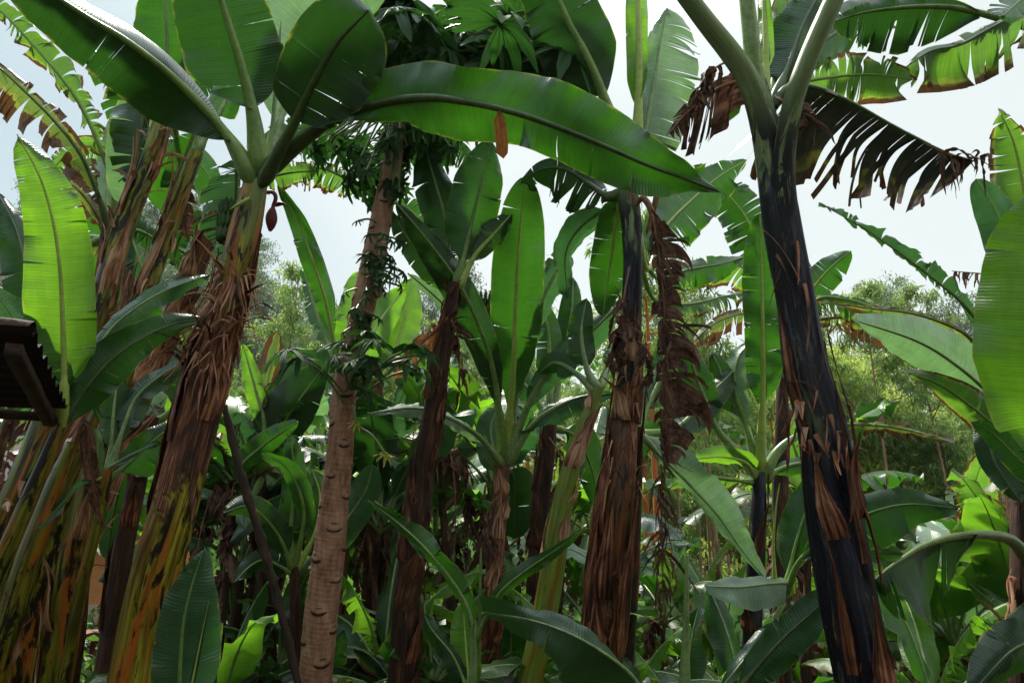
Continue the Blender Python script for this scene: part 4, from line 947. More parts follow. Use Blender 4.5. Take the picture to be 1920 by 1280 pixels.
leaf(h, [(1930, 1050), (1895, 1012), (1845, 1002), (1790, 1006), (1735, 1022), (1690, 1048), (1640, 1085)], (3.0, 2.7, 2.5), ([44, 100, 118, 100], [2, 5, 6, 6]), 'deep', b=.48, fold=(20, 40), tear=(.02, 0), hang=(.5, .2), pr=11, rib='petd', tip=9, label='dark leaf folded down from an arching petiole')
leaf(h, [(1930, 900), (1916, 930), (1900, 955)], (3.0, 2.95), (5, 5), 'dead', b=.3, hang=(.5, .5), pr=4, rib='ribb', name='dead_leaf')
rags(h, [P(1935, 500, 3.3), P(1880, 515, 3.3), P(1830, 512, 3.3), P(1785, 508, 3.3)], rs, 20, (.05, .12), wd=(.004, .012), name='dead_leaf', spread=.1)

H1 = trunk('plant with torn hanging leaf panels at the top right corner', 'banana plant',
           [(2050, 1200, 2.6, 90), (2045, 800, 2.65, 80), (2040, 300, 2.7, 60), (2035, 60, 2.75, 50)], 's_dark', [.5, .7, .7, .2], seed=25)
h1 = H1['obj']
leaf(h1, [(2035, 70), (1990, 20), (1925, 22), (1862, 52), (1800, 84), (1745, 96), (1700, 125)], (2.75, 2.5, 2.4), ([30, 60, 80, 80, 80, 60], [6, 14, 24, 30, 24, 16]), 'worn', b=.22, fold=(12, 40), tear=(.7, .5), hang=(.35, .5), pr=9, rib='ribd', ragged=.15, wav=.01, tip=8, label='torn leaf with broad hanging panels at the top right')
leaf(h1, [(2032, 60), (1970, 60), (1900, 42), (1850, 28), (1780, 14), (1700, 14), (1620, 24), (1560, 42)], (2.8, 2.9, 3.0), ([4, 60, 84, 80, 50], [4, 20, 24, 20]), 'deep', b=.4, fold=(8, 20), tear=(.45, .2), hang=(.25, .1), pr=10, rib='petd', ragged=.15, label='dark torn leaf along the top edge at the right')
leaf(h1, [(2035, 60), (1980, -20), (1930, -10), (1880, 30)], (2.7, 2.4), (44, 50), 'teal', b=.3, pr=8, fold=(10, 10), tear=(.1, .2))
H2 = trunk('plant just outside the right edge whose tall bright leaf fills the edge', 'banana plant',
           [(2010, 1290, 2.2, 100), (2000, 1100, 2.25, 80), (1985, 920, 2.3, 50)], 's_green', [.2, .3, .2], seed=26)
leaf(H2['obj'], [(1983, 930), (1962, 820), (1946, 740), (1936, 640), (1934, 540), (1942, 440), (1975, 330)], (2.3, 2.2, 2.2), ([50, 70, 86, 84, 78, 50], [50, 60, 70, 70, 60, 40]), 'young', b=.12, fold=(6, 6), curl=(10, 10), pr=10, rib='riby', tip=5, tear=(.22, .1), wav=.018, label='tall bright green leaf at the right edge')
leaf(H2['obj'], [(1985, 940), (1950, 900), (1900, 850), (1860, 810), (1820, 790)], (2.3, 2.4), (24, 24), 'deep', b=.2, pr=6)
leaf(H2['obj'], [(1985, 960), (1985, 1130), (1945, 1190), (1890, 1225), (1820, 1300)], (2.2, 2.0), (46, 46), 'deep', b=.2, roll=20, pr=8, rib='ribd', label='dark leaf in the bottom right corner')
H3 = trunk('plant against the sky near the right edge with torn lobes and browned tip', 'banana plant',
           [(1905, 900, 4.9, 40), (1900, 700, 5.0, 34), (1896, 560, 5.05, 24)], 's_brown', [.5, .7, .5], seed=27)
h3 = H3['obj']
leaf(h3, [(1898, 560), (1925, 420), (1915, 330), (1898, 260), (1872, 205)], (5.0, 4.8), ([40, 50, 46, 30], [30, 36, 30, 20]), 'worn', b=.35, tear=(.5, .5), pr=6, rib='riby', ragged=.1)
leaf(h3, [(1897, 560), (1892, 480), (1870, 400), (1830, 335)], (5.0, 5.0), ([22, 34, 34, 26], [18, 26, 26, 20]), 'teal', b=.15, fold=(10, 10), pr=6, rib='riby', tip=6)
leaf(h3, [(1898, 560), (1915, 480), (1930, 400), (1950, 340)], (5.0, 5.1), ([26, 34, 30], [20, 30, 30]), 'green', b=.2, pr=6)
leaf(h3, [(1895, 570), (1850, 610), (1790, 555), (1705, 488), (1622, 430), (1535, 380)], (4.9, 4.5, 4.4), ([12, 26, 30, 26, 14], [8, 22, 32, 26, 14]), 'teal', b=.12, roll=40, fold=(50, 50), tear=(.8, .8), hang=(.75, .6), pr=6, rib='petd', ragged=.3, label='long thin torn leaf slanting up to the left against the sky')
leaf(h3, [(1890, 600), (1850, 655), (1800, 620), (1720, 590), (1630, 578), (1540, 566)], (4.8, 4.6, 4.5), ([10, 22, 24, 22, 14], [4, 8, 10, 8]), 'brownish', b=.12, tear=(1.2, .9), hang=(.75, .4), fold=(30, 20), pr=6, rib='ribd', ragged=.3)

# ---------------- J: plant with the fan right of centre, by the thick trunk
J = trunk('plant left of the thick dark trunk with spread fan of long petioles', 'banana plant',
          [(1408, 1290, 4.1, 40), (1412, 1150, 4.15, 38), (1420, 1010, 4.2, 34), (1424, 930, 4.25, 28), (1424, 885, 4.3, 22)], 's_purple', [.4, .5, .4, .3, .0], seed=28)
sheaths(J, 7, rs, .2, .95, long=(.15, .35), mat='sheathd')
j = J['obj']
leaf(j, [(1424, 890), (1428, 800), (1431, 700), (1430, 600), (1428, 500), (1424, 400)], (4.3, 4.2, 4.2), ([20, 30, 30, 34, 36, 30], [20, 32, 34, 30, 26, 20]), 'green', b=.28, fold=(6, 6), tear=(.35, .2), pr=9, rib='riby', tip=6, base=.1, label='tall translucent leaf slit into panels')
leaf(j, [(1422, 892), (1400, 800), (1378, 730), (1385, 670), (1410, 640)], (4.3, 4.4), ([20, 34, 26], [12, 20, 16]), 'pale', b=.35, roll=30, pr=8, rib='rib')
leaf(j, [(1420, 895), (1390, 855), (1345, 805), (1320, 745), (1300, 690), (1290, 640)], (4.3, 4.1), ([26, 36, 30], [20, 30, 26]), 'deep', b=.45, pr=9, rib='petiole')
leaf(j, [(1418, 892), (1400, 800), (1370, 745), (1352, 700), (1335, 660)], (4.35, 4.4), (22, 22), 'deep', b=.5, pr=8, rib='petiole')
leaf(j, [(1420, 900), (1400, 868), (1360, 857), (1320, 858), (1288, 864)], (4.3, 4.0), ([12, 14, 12], [16, 20, 14]), 'young', b=.1, roll=20, pr=5, rib='riby')
leaf(j, [(1430, 900), (1455, 850), (1490, 820), (1540, 800), (1620, 795), (1700, 805), (1790, 830)], (4.3, 4.3, 4.2), ([10, 14, 14, 12], [20, 32, 30, 16]), 'brownish', b=.3, roll=-30, tear=(.9, 1.1), hang=(.2, .45), fold=(10, 20), pr=9, rib='petiole', ragged=.3, label='ragged yellowing leaf running right behind the thick trunk')
leaf(j, [(1430, 905), (1460, 880), (1500, 868), (1560, 870), (1600, 876)], (4.3, 4.4), ([10, 16, 12], [14, 20, 14]), 'green', b=.2, roll=20, pr=6)
leaf(j, [(1418, 905), (1380, 900), (1330, 895), (1280, 900), (1245, 920)], (4.3, 4.1), ([20, 26, 22, 10], [4, 8, 8]), 'worn', b=.2, tear=(.8, .4), hang=(.5, .2), pr=5, ragged=.2)

K9 = trunk('tall plant behind the papaya crown with dark comb like leaves', 'banana plant',
           [(700, 900, 6.0, 34), (704, 640, 6.1, 30), (706, 480, 6.2, 22), (704, 390, 6.25, 16)], 's_brown', [.5, .7, .6], seed=41)['obj']
leaf(K9, [(704, 395), (670, 300), (620, 262), (565, 240), (505, 262), (470, 300)], (6.2, 5.6), ([30, 50, 56, 50], [10, 20, 24, 20]), 'deep', b=.2, tear=(1.1, .8), hang=(.4, .1), pr=5, rib='ribd', ragged=.25)
leaf(K9, [(704, 400), (660, 345), (610, 318), (565, 318), (520, 340)], (6.2, 5.8), ([26, 44, 50, 40], [8, 14, 16, 12]), 'worn', b=.2, tear=(1.1, .8), hang=(.4, .1), pr=5, rib='ribd', ragged=.25)
leaf(K9, [(706, 395), (730, 300), (790, 262), (850, 270), (900, 310)], (6.3, 6.6), ([10, 20, 20], [30, 50, 50]), 'deep', b=.2, tear=(.8, .9), hang=(.1, .4), pr=5, rib='ribd', ragged=.2)
leaf(K9, [(706, 400), (745, 380), (790, 420), (815, 490), (820, 560)], (6.3, 6.6), (30, 40), 'green', b=.2, tear=(.5, .7), hang=(.2, .3), pr=5)
K10 = trunk('tall plant behind the peeling left stems with torn green leaves between them', 'banana plant',
           [(225, 900, 5.8, 34), (236, 640, 5.9, 28), (246, 430, 6.0, 22), (252, 330, 6.05, 14)], 's_brown', [.5, .7, .6], seed=42)['obj']
leaf(K10, [(252, 335), (240, 240), (215, 170), (180, 110), (140, 70)], (6.0, 5.8), (34, 34), 'green', b=.2, tear=(.8, .8), hang=(.3, .3), pr=5, ragged=.2)
leaf(K10, [(252, 335), (285, 250), (320, 200), (360, 170), (400, 160)], (6.0, 6.2), (34, 40), 'deep', b=.2, tear=(.7, .9), hang=(.2, .35), pr=5, ragged=.2)
leaf(K10, [(252, 340), (300, 300), (345, 290), (385, 320), (410, 380)], (6.0, 6.2), (26, 46), 'green', b=.15, tear=(.3, .5), hang=(.1, .3), pr=5)
leaf(K10, [(250, 340), (205, 290), (165, 275), (125, 290), (90, 330)], (6.0, 5.8), (46, 20), 'worn', b=.15, tear=(.9, .6), hang=(.4, .1), pr=5, ragged=.3)
leaf(K10, [(252, 345), (240, 400), (255, 470), (285, 540)], (6.0, 5.9), (30, 30), 'green', b=.15, tear=(.4, .4), hang=(.2, .2), pr=5)
K11 = trunk('plant behind the thick dark trunk with torn bright leaves reaching both ways', 'banana plant',
           [(1462, 1000, 5.4, 34), (1466, 820, 5.5, 30), (1468, 700, 5.6, 22), (1468, 620, 5.65, 16)], 's_dark', [.5, .7, .6], seed=43)['obj']
leaf(K11, [(1468, 625), (1440, 540), (1390, 500), (1330, 505), (1270, 540)], (5.6, 5.2), ([30, 50, 50, 30], [10, 18, 20, 14]), 'worn', b=.15, tear=(.7, .6), hang=(.35, .1), pr=5, ragged=.2, rib='riby')
leaf(K11, [(1468, 625), (1430, 590), (1380, 590), (1330, 612), (1290, 650)], (5.6, 5.0), ([26, 40, 44, 26], [10, 12, 12, 8]), 'brownish', b=.15, tear=(1.2, .6), hang=(.5, .1), pr=5, ragged=.4)
leaf(K11, [(1468, 625), (1440, 500), (1400, 410), (1350, 350), (1300, 310)], (5.7, 5.9), ([30, 50, 50, 30], [30, 50, 46, 30]), 'green', b=.2, tear=(.5, .8), hang=(.1, .2), pr=5, ragged=.15, rib='riby')
leaf(K11, [(1470, 625), (1510, 560), (1540, 520), (1570, 490), (1596, 470)], (5.6, 5.5), ([8, 26, 26, 16], [10, 30, 34, 26]), 'green', b=.35, pr=5, rib='riby', tear=(.1, .3))
leaf(K11, [(1470, 625), (1530, 562), (1590, 562), (1650, 580), (1720, 598), (1790, 625)], (5.6, 5.0), ([6, 8, 8, 6], [20, 44, 50, 40, 30]), 'worn', b=.15, tear=(.6, 1.4), hang=(.1, .55), pr=5, ragged=.4, rib='rib')
leaf(K11, [(1470, 630), (1540, 598), (1610, 600), (1690, 622), (1770, 660)], (5.7, 5.3), ([6, 8, 8, 6], [20, 40, 46, 30]), 'brownish', b=.15, tear=(.6, 1.4), hang=(.1, .55), pr=5, ragged=.5, rib='ribd')
leaf(K11, [(1468, 630), (1450, 680), (1400, 700), (1350, 720)], (5.6, 5.2), (30, 20), 'deep', b=.2, tear=(.6, .4), hang=(.3, .1), pr=5)
# ---------------- low plants along the bottom
def seedling(label, stem, mat, seed, dry=(.1, .2, .1)):
    s_ = trunk(label, 'banana plant', stem, mat, list(dry), seed=seed, seg=20)
    return s_['obj']
k = seedling('low plant holding a grey green leaf out flat left of the thick trunk', [(1470, 1290, 3.3, 30), (1470, 1200, 3.3, 26), (1468, 1120, 3.3, 18)], 's_dark', 31)
leaf(k, [(1468, 1125), (1480, 1095), (1440, 1094), (1390, 1100), (1320, 1098)], (3.3, 3.2, 3.1), ([20, 36, 36, 24], [6, 20, 24, 16]), 'pale', b=.12, roll=-25, fold=(8, 18), pr=5, rib='petiole', tip=7, label='grey green leaf lying flat')
leaf(k, [(1470, 1120), (1482, 1060), (1500, 990), (1520, 930), (1535, 870)], (3.3, 3.4), ([20, 36, 36, 24], [20, 30, 30, 20]), 'green', b=.2, pr=6)
leaf(k, [(1472, 1120), (1500, 1050), (1560, 1000), (1620, 965), (1700, 945), (1796, 952)], (3.3, 3.0, 2.9), ([10, 24, 34, 38, 26], [16, 50, 66, 56, 34]), 'deep', b=.28, fold=(8, 8), pr=6, rib='rib', label='broad dark leaf passing behind the thick trunk to the right')
leaf(k, [(1472, 1125), (1440, 1180), (1400, 1230), (1350, 1290)], (3.3, 3.0), (14, 14), 'teal', b=.3, pr=5)
leaf(k, [(1380, 1300), (1420, 1250), (1470, 1195), (1530, 1140), (1590, 1080)], (2.6, 2.5), ([20, 40, 40, 24], [18, 36, 36, 20]), 'deep', b=.05, roll=20, pr=6, rib='ribd', label='dark ribbed leaf slanting up to the thick trunk')
leaf(k, [(1455, 1120), (1450, 1020), (1455, 950), (1462, 905)], (3.5, 3.6), (7, 7), 'young', b=.3, fold=(60, 60), curl=(60, 60), pr=5, rib='riby', name='furled_leaf')
k2 = seedling('low plant rising from below the frame at the centre with a broad pale ribbed leaf', [(1240, 1420, 2.3, 40), (1228, 1360, 2.3, 34), (1222, 1320, 2.3, 26)], 's_green', 32)
leaf(k2, [(1222, 1330), (1190, 1272), (1150, 1236), (1090, 1198), (1030, 1172), (970, 1156), (905, 1147)], (2.3, 2.2, 2.3), ([50, 70, 70, 50, 30, 10], [10, 16, 24, 30, 26, 12]), 'silver', b=.08, fold=(38, 5), curl=(10, 10), roll=(0, -30), pr=6, rib='petiole', wav=.012, label='broad leaf, ribbed and silvery above, deep green below')
k3 = seedling('small plant with one leaf glowing yellow green low in the centre', [(878, 1420, 3.1, 26), (880, 1340, 3.1, 22), (882, 1290, 3.1, 16)], 's_green', 33)
leaf(k3, [(882, 1300), (876, 1240), (872, 1190), (868, 1128)], (3.1, 3.2), ([20, 28, 24], [20, 26, 22]), 'young', b=.08, fold=(5, 5), pr=5, rib='riby', tip=5, label='small glowing yellow green leaf')
leaf(k3, [(884, 1300), (888, 1220), (880, 1150), (845, 1085), (790, 1020), (740, 975), (690, 938)], (3.1, 2.95, 2.9), ([8, 12, 16, 14], [8, 20, 24, 18]), 'green', b=.3, roll=15, fold=(15, 15), pr=7, rib='petiole', wav=.012, label='long narrow leaf rising to the upper left')
leaf(k3, [(886, 1300), (895, 1200), (930, 1120), (985, 1070), (1050, 1025), (1100, 985)], (3.1, 2.95), ([8, 12, 12, 10], [8, 14, 16, 14]), 'green', b=.35, roll=-15, pr=6, rib='petd')
leaf(k3, [(880, 1300), (850, 1230), (810, 1180), (795, 1150)], (3.1, 3.2), (22, 20), 'deep', b=.1, pr=5)
leaf(k3, [(890, 1300), (898, 1200), (900, 1100), (902, 1025)], (3.15, 3.2), (3, 3), 'green', b=.9, pr=4, rib='petd', name='petiole', bare=True)
k4 = seedling('plant at the lower left holding a broad blue green leaf upright before the rust stem', [(330, 1440, 2.2, 30), (332, 1390, 2.2, 26), (334, 1340, 2.2, 20)], 's_green', 34)
leaf(k4, [(334, 1350), (338, 1240), (345, 1160), (360, 1095), (380, 1035)], (2.2, 2.15, 2.15), ([24, 44, 46, 42, 26], [40, 64, 66, 54, 30]), 'teal', b=.05, fold=(10, 10), pr=7, rib='rib', tip=5, label='broad blue green leaf standing at the foot of the rust stem')
leaf(k4, [(345, 1350), (362, 1270), (378, 1190), (392, 1125)], (2.1, 2.05), (9, 9), 'green', b=.1, fold=(60, 60), curl=(40, 40), pr=4, rib='riby', name='furled_leaf', wav=.002)
k5 = seedling('single furled spear shoot standing right of the red brown trunk', [(1282, 1420, 3.0, 34), (1283, 1340, 3.0, 28), (1284, 1290, 3.0, 24)], 's_green', 35)
leaf(k5, [(1284, 1300), (1285, 1220), (1287, 1130), (1288, 1042)], (3.0, 3.0), (5, 5), 'young', b=.5, fold=(60, 60), pr=10, rib='petiole', ribend=.25, name='furled_leaf', bare=True)
k6 = seedling('plant behind the papaya trunk with tall leaves rising above the far trees', [(630, 1200, 5.3, 34), (640, 1000, 5.35, 32), (645, 820, 5.4, 26), (640, 700, 5.45, 18)], 's_brown', 36, (.4, .6, .5))
leaf(k6, [(640, 705), (625, 640), (612, 570), (590, 500), (560, 420), (520, 345)], (5.4, 5.2, 5.1), ([10, 18, 22, 22, 14], [8, 18, 20, 20, 12]), 'green', b=.2, pr=7, rib='riby', wav=.02)
leaf(k6, [(636, 705), (605, 620), (585, 560), (570, 510)], (5.4, 5.6), ([20, 28, 20], [14, 20, 16]), 'teal', b=.3, roll=30, tear=(.7, .1), pr=7, rib='petiole')
leaf(k6, [(644, 705), (655, 620), (665, 560), (670, 510)], (5.5, 5.8), (30, 36), 'young', b=.2, pr=7, rib='riby')
leaf(k6, [(648, 705), (690, 640), (720, 590), (760, 540)], (5.5, 6.0), (30, 30), 'young', b=.2, pr=7, rib='riby')
leaf(k6, [(650, 710), (720, 700), (752, 620), (775, 520)], (5.6, 6.2), ([30, 40, 40], [26, 34, 34]), 'young', b=.25, pr=7, rib='riby', fold=(5, 5))
leaf(k6, [(638, 712), (600, 700), (560, 720), (530, 790)], (5.4, 5.2), (40, 44), 'deep', b=.1, pr=6)
k7 = seedling('plant right of the rust stem with narrow leaf browned at its tip', [(505, 1290, 4.9, 36), (498, 1100, 4.95, 34), (492, 950, 5.0, 26), (488, 880, 5.0, 18)], 's_dark', 37, (.4, .6, .5))
leaf(k7, [(488, 885), (496, 800), (482, 740), (468, 690), (455, 645)], (5.0, 5.1), ([12, 20, 16], [10, 18, 16]), 'young', b=.3, pr=7, rib='petiole')
leaf(k7, [(490, 885), (498, 790), (500, 720), (512, 670), (522, 620)], (5.1, 5.4), ([20, 24, 20], [14, 18, 14]), 'brownish', b=.35, pr=7, rib='riby', tip=7)
leaf(k7, [(486, 890), (510, 830), (540, 780), (575, 730), (605, 690)], (5.0, 5.1), ([40, 54, 50], [30, 44, 40]), 'deep', b=.1, fold=(8, 8), pr=6)
leaf(k7, [(484, 890), (462, 850), (445, 800), (400, 780)], (5.0, 4.8), (20, 24), 'teal', b=.2, roll=30, tear=(.2, .4), pr=6)
leaf(k7, [(492, 895), (470, 930), (450, 880), (500, 830), (560, 790)], (4.9, 4.5), ([16, 24, 20], [14, 20, 16]), 'green', b=.3, pr=6)
k8 = seedling('leafy plant in front of the gap between rust stem and papaya', [(560, 1290, 4.3, 30), (556, 1180, 4.3, 28), (552, 1060, 4.3, 20)], 's_dark', 38, (.4, .6, .5))
leaf(k8, [(552, 1065), (570, 960), (540, 880), (490, 850)], (4.3, 4.1), (18, 18), 'green', b=.3, pr=6, roll=20)
leaf(k8, [(552, 1070), (545, 1000), (552, 900), (545, 815)], (4.3, 4.4), (22, 24), 'green', b=.3, pr=6)
leaf(k8, [(550, 1070), (520, 1000), (470, 950), (420, 960)], (4.3, 4.0), (22, 26), 'deep', b=.2, pr=6)
leaf(k8, [(554, 1070), (590, 1000), (600, 930), (585, 880)], (4.3, 4.5), (24, 24), 'young', b=.3, pr=6, rib='riby')
leaf(k8, [(556, 1075), (620, 1010), (680, 930), (700, 870)], (4.4, 4.3), (34, 34), 'teal', b=.25, pr=6, rib='petiole')
leaf(k8, [(550, 1075), (500, 1050), (470, 1060), (440, 1090)], (4.3, 4.0), (20, 20), 'deep', b=.1, pr=5)
HAZE = .0003
# ------------------------------------------------------------------ papaya tree
def papaya_bark():
    t = NT('papaya_bark')
    at = t.attr('tc'); v = at.outputs['Vector']; sc = t.attr('dry').outputs['Fac']
    a = t.noise(v, (40, 40, 12), None, 4, .6); b = t.noise(v, (9, 9, 5), None, 3, .6); ring = t.noise(v, (3, 3, 90), None, 3, .6)
    x = t.math('ADD', t.math('ADD', t.math('MULTIPLY', a, .4), t.math('MULTIPLY', b, .4)), t.math('MULTIPLY', ring, .2))
    col = t.ramp(x, [(.36, (.13, .058, .034)), (.5, (.32, .16, .10)), (.64, (.50, .29, .20))])
    col = t.mix(t.step(sc, .18, .6), col, (.030, .014, .009))
    col = t.mix(t.step(t.math('MULTIPLY', sc, -1.0), .25, .8), col, (.52, .36, .25))
    p = t.pbsdf(col, .75, .25, t.bump(x, .8, .008)); t.l(p.outputs[0], t.out.inputs[0])
    return t.m
M['bark_papaya'] = papaya_bark()
M['papaya'] = tree_leaf_mat('papaya_leaf', [(0, (.006, .026, .008)), (.6, (.016, .050, .012)), (1, (.035, .08, .018))], (.05, .17, .02), .24, .6, .2)
M['papaya_y'] = tree_leaf_mat('papaya_leaf_yellow', [(0, (.25, .26, .02)), (1, (.36, .34, .03))], (.5, .5, .04), .35)
pp_ = path_px([(589, 1290, 3.60, 62), (603, 1150, 3.63, 60), (621, 1000, 3.66, 54), (632, 900, 3.70, 50), (641, 800, 3.74, 48), (651, 700, 3.79, 46), (676, 600, 3.85, 46), (697, 500, 3.92, 44), (717, 400, 4.0, 36), (736, 300, 4.1, 32), (748, 220, 4.18, 28), (756, 140, 4.26, 22), (762, 70, 4.32, 16)])
pp_ = to_ground(pp_, 1.15)
Cq, Ls = spline(pp_, step=.008)
Rq = Cq[:, 3]; Cq = Cq[:, :3]
scars = []
for i in range(84):
    scars.append((.25 + i * .054 + rs.normal(0, .006), (i * 2.39996 + rs.normal(0, .12)) % (2 * math.pi)))
scars = [(l, a_) for l, a_ in scars if l < Ls[-1] - .5]
segp = 84
aang = np.linspace(0, 2 * np.pi, segp, endpoint=False)[None]; Lg = Ls[:, None]
rel = np.zeros((len(Ls), segp)); ink = np.zeros_like(rel)
for l, a_ in scars:
    kx_, ky_, ki_ = rs.uniform(.65, 1.05), rs.uniform(.8, 1.3), rs.uniform(.8, 1.2)
    m_ = np.abs(Ls - l) < .09
    da = (aang - a_ + np.pi) % (2 * np.pi) - np.pi
    x_ = da / (.78 * kx_); y_ = (Lg[m_] - l) / (.022 * ky_)
    # a wide crescent: the ridge bows down in the middle, with an eye-shaped scar over it
    yy = y_ + .9 * (1 - np.clip(x_ ** 2, 0, 1.4)) - .6
    g1 = np.exp(-yy ** 2 * 1.1) * np.exp(-(x_ ** 2) * 1.1)
    g2 = np.exp(-((y_ - .9) ** 2) * .9) * np.exp(-(x_ * 1.7) ** 2)
    rel[m_] += .0038 * g1 - .0015 * g2
    ink[m_] += ki_ * 1.2 * np.exp(-((yy + .75) ** 2) * 5) * np.exp(-(x_ ** 4) * 1.6) + 1.1 * np.exp(-((y_ - .35) ** 2) * 9) * np.exp(-(x_ * 2.2) ** 4) - .9 * g1 * .8
rel += .0010 * np.sin(Lg * 2 * np.pi / .027 + 1.5 * np.sin(aang * 2)) + .0035 * np.sin(aang * 2 + Lg * 3) + .002 * np.sin(Lg * 11 + aang)
TT = thing('papaya_tree', 'papaya tree with pale pinkish trunk ringed by leaf scars, dark lobed crown and green fruit', 'papaya tree', Cq[0])
Vt, Ft, tct = tube(Cq, Rq, segp, lambda a, L, R: rel)
part('trunk', (Vt, Ft, tct, np.clip(ink, -1, 1).ravel()), M['bark_papaya'], TT)

def palm_leaf(R, rng, lobes=8, yellow=False):
    """deeply lobed papaya leaf in its own plane, stalk end at the origin, z up, tip towards +x"""
    na, nr = 168, 6
    th = np.linspace(-math.pi * .93, math.pi * .93, na)
    dirs = np.linspace(-math.pi * .80, math.pi * .80, lobes); amp = 1 - .35 * (np.abs(dirs) / math.pi) ** 1.3
    r = np.full(na, .40)
    for dl, am in zip(dirs, amp):
        x = np.abs(th - dl)
        main = am * np.clip(1 - (x / .36) ** 1.3, 0, 1) ** .9
        for off, sa in ((.17, .66), (-.17, .62), (.25, .40), (-.25, .40)):
            xx = np.abs(th - dl - off)
            main = np.maximum(main, am * sa * np.clip(1 - (xx / .11), 0, 1) ** .9 + 0 * xx)
        r = np.maximum(r, main)
    r = r * R * (1 + rng.normal(0, .03, na))
    q = np.linspace(0, 1, nr) ** .8
    rr = r[None] * q[:, None]
    x = rr * np.cos(th); y = rr * np.sin(th)
    z = -.55 * (rr ** 2) / R + .10 * rr * np.cos(th[None] * lobes) * q[:, None] + .02 * R * np.sin(th[None] * 23)
    V = np.stack([x, y, z], -1).reshape(-1, 3)
    f = grid_faces(nr, na)
    tc = np.zeros((len(V), 3)); tc[:, 0] = rng.random() * .6 + .2 + .2 * np.abs(np.cos(np.repeat(th[None], nr, 0).ravel() * 4)); tc[:, 1] = 0
    return V, f, tc

def orient(V, pos, fwd, up):
    x = unit(fwd); y = unit(np.cross(up, x)); z = np.cross(x, y)
    return pos + V[:, :1] * x + V[:, 1:2] * y + V[:, 2:3] * z

def papaya_leaf(parent, base, pos, R, rng, mat='papaya', stalk=True, name='leaf', droop=.5):
    V, f_, tc = palm_leaf(R, rng)
    d_ = pos - base; d_[2] *= .3; fwd = unit(unit(d_) + DOWN * droop + rng.normal(0, .25, 3))
    upv = unit(np.array([0, 0, 1.0]) + unit(d_) * droop + rng.normal(0, .25, 3))
    o = part(name, (orient(V, pos, fwd, upv), f_, tc), M[mat], parent)
    if stalk:
        md = .5 * (base + pos) + np.array([0, 0, .10 * np.linalg.norm(pos - base)])
        part('leaf_stalk', tube(spline([base, md, pos], step=.03)[0], .006, 7), M['petd'], o)
    return o
for (uc, vc, du, dv, n_, dd_, R0, R1, dr0, dr1, i0_, i1_) in [
        (905, 60, 170, 62, 60, .45, .20, .34, .2, .9, 4, 40), (720, 40, 90, 60, 22, .4, .18, .30, .2, .9, 4, 40), (690, 262, 105, 30, 34, .3, .09, .15, .4, 1.2, 30, 70),
        (700, 335, 50, 36, 22, .25, .08, .13, .7, 1.5, 50, 110), (810, 262, 80, 26, 24, .3, .09, .15, .5, 1.2, 30, 70), (985, 40, 70, 60, 16, .4, .2, .3, .2, .9, 4, 30)]:
    for i in range(n_):
        u_ = uc + du * rs.uniform(-1, 1) + rs.normal(0, 12); v_ = vc + dv * rs.uniform(-1, 1) + rs.normal(0, 8)
        papaya_leaf(TT, Cq[-int(rs.uniform(i0_, i1_))], P(u_, v_, 4.3 + rs.normal(0, dd_)), rs.uniform(R0, R1), rs, droop=rs.uniform(dr0, dr1))
# fruit under the crown
for i, (u_, v_) in enumerate([(768, 104), (800, 98), (748, 118), (820, 118), (782, 126), (735, 100), (808, 80), (865, 112), (876, 132)]):
    c_ = P(u_, v_, 4.1 + .1 * (i % 3)); t = np.linspace(0, 1, 14); L_ = .17
    axis = unit(DOWN + rs.normal(0, .2, 3))
    prof = .058 * np.sin(np.pi * np.clip(t * .98 + .01, 0, 1)) ** .6 * (.8 + .3 * t)
    part('fruit', tube(c_ - axis * L_ * .5 + axis * (L_ * t)[:, None], prof, 16), M['fruit'], TT)
# side shoots with small lobed leaves halfway up the trunk
for (uc, vc, n_, su, sv, sz) in [(695, 560, 12, 22, 60, .05), (690, 520, 8, 30, 30, .06), (668, 600, 7, 20, 12, .055), (735, 470, 7, 30, 30, .06), (745, 520, 6, 25, 20, .06)]:
    for i in range(n_):
        u_, v_ = uc + rs.normal(0, su), vc + rs.normal(0, sv)
        i_ = int(np.argmin(np.abs(Cq[:, 2] - P(u_, v_, 3.9)[2])))
        papaya_leaf(TT, Cq[i_] + np.array([0, -.04, 0]), P(u_, v_, 3.75 + rs.normal(0, .06)), sz * rs.uniform(.8, 1.4), rs, droop=rs.uniform(.5, 1.5))
for i in range(15):
    u_, v_ = 690 + rs.normal(0, 55), 672 + rs.normal(0, 34)
    papaya_leaf(TT, P(662 + rs.normal(0, 6), 730, 3.70), P(u_, v_, 3.6 + rs.normal(0, .12)), rs.uniform(.08, .15), rs, droop=rs.uniform(.2, .9))
papaya_leaf(TT, P(648, 740, 3.7), P(540, 655, 3.5), .17, rs, droop=.2); papaya_leaf(TT, P(648, 760, 3.7), P(565, 670, 3.5), .14, rs, droop=.3)
papaya_leaf(TT, P(668, 740, 3.7), P(775, 650, 3.5), .15, rs, droop=.1); papaya_leaf(TT, P(668, 750, 3.7), P(790, 690, 3.6), .13, rs, droop=.3)
papaya_leaf(TT, P(660, 760, 3.65), P(668, 792, 3.5), .055, rs, mat='papaya_y'); papaya_leaf(TT, P(672, 800, 3.65), P(722, 850, 3.5), .07, rs, mat='papaya_y')

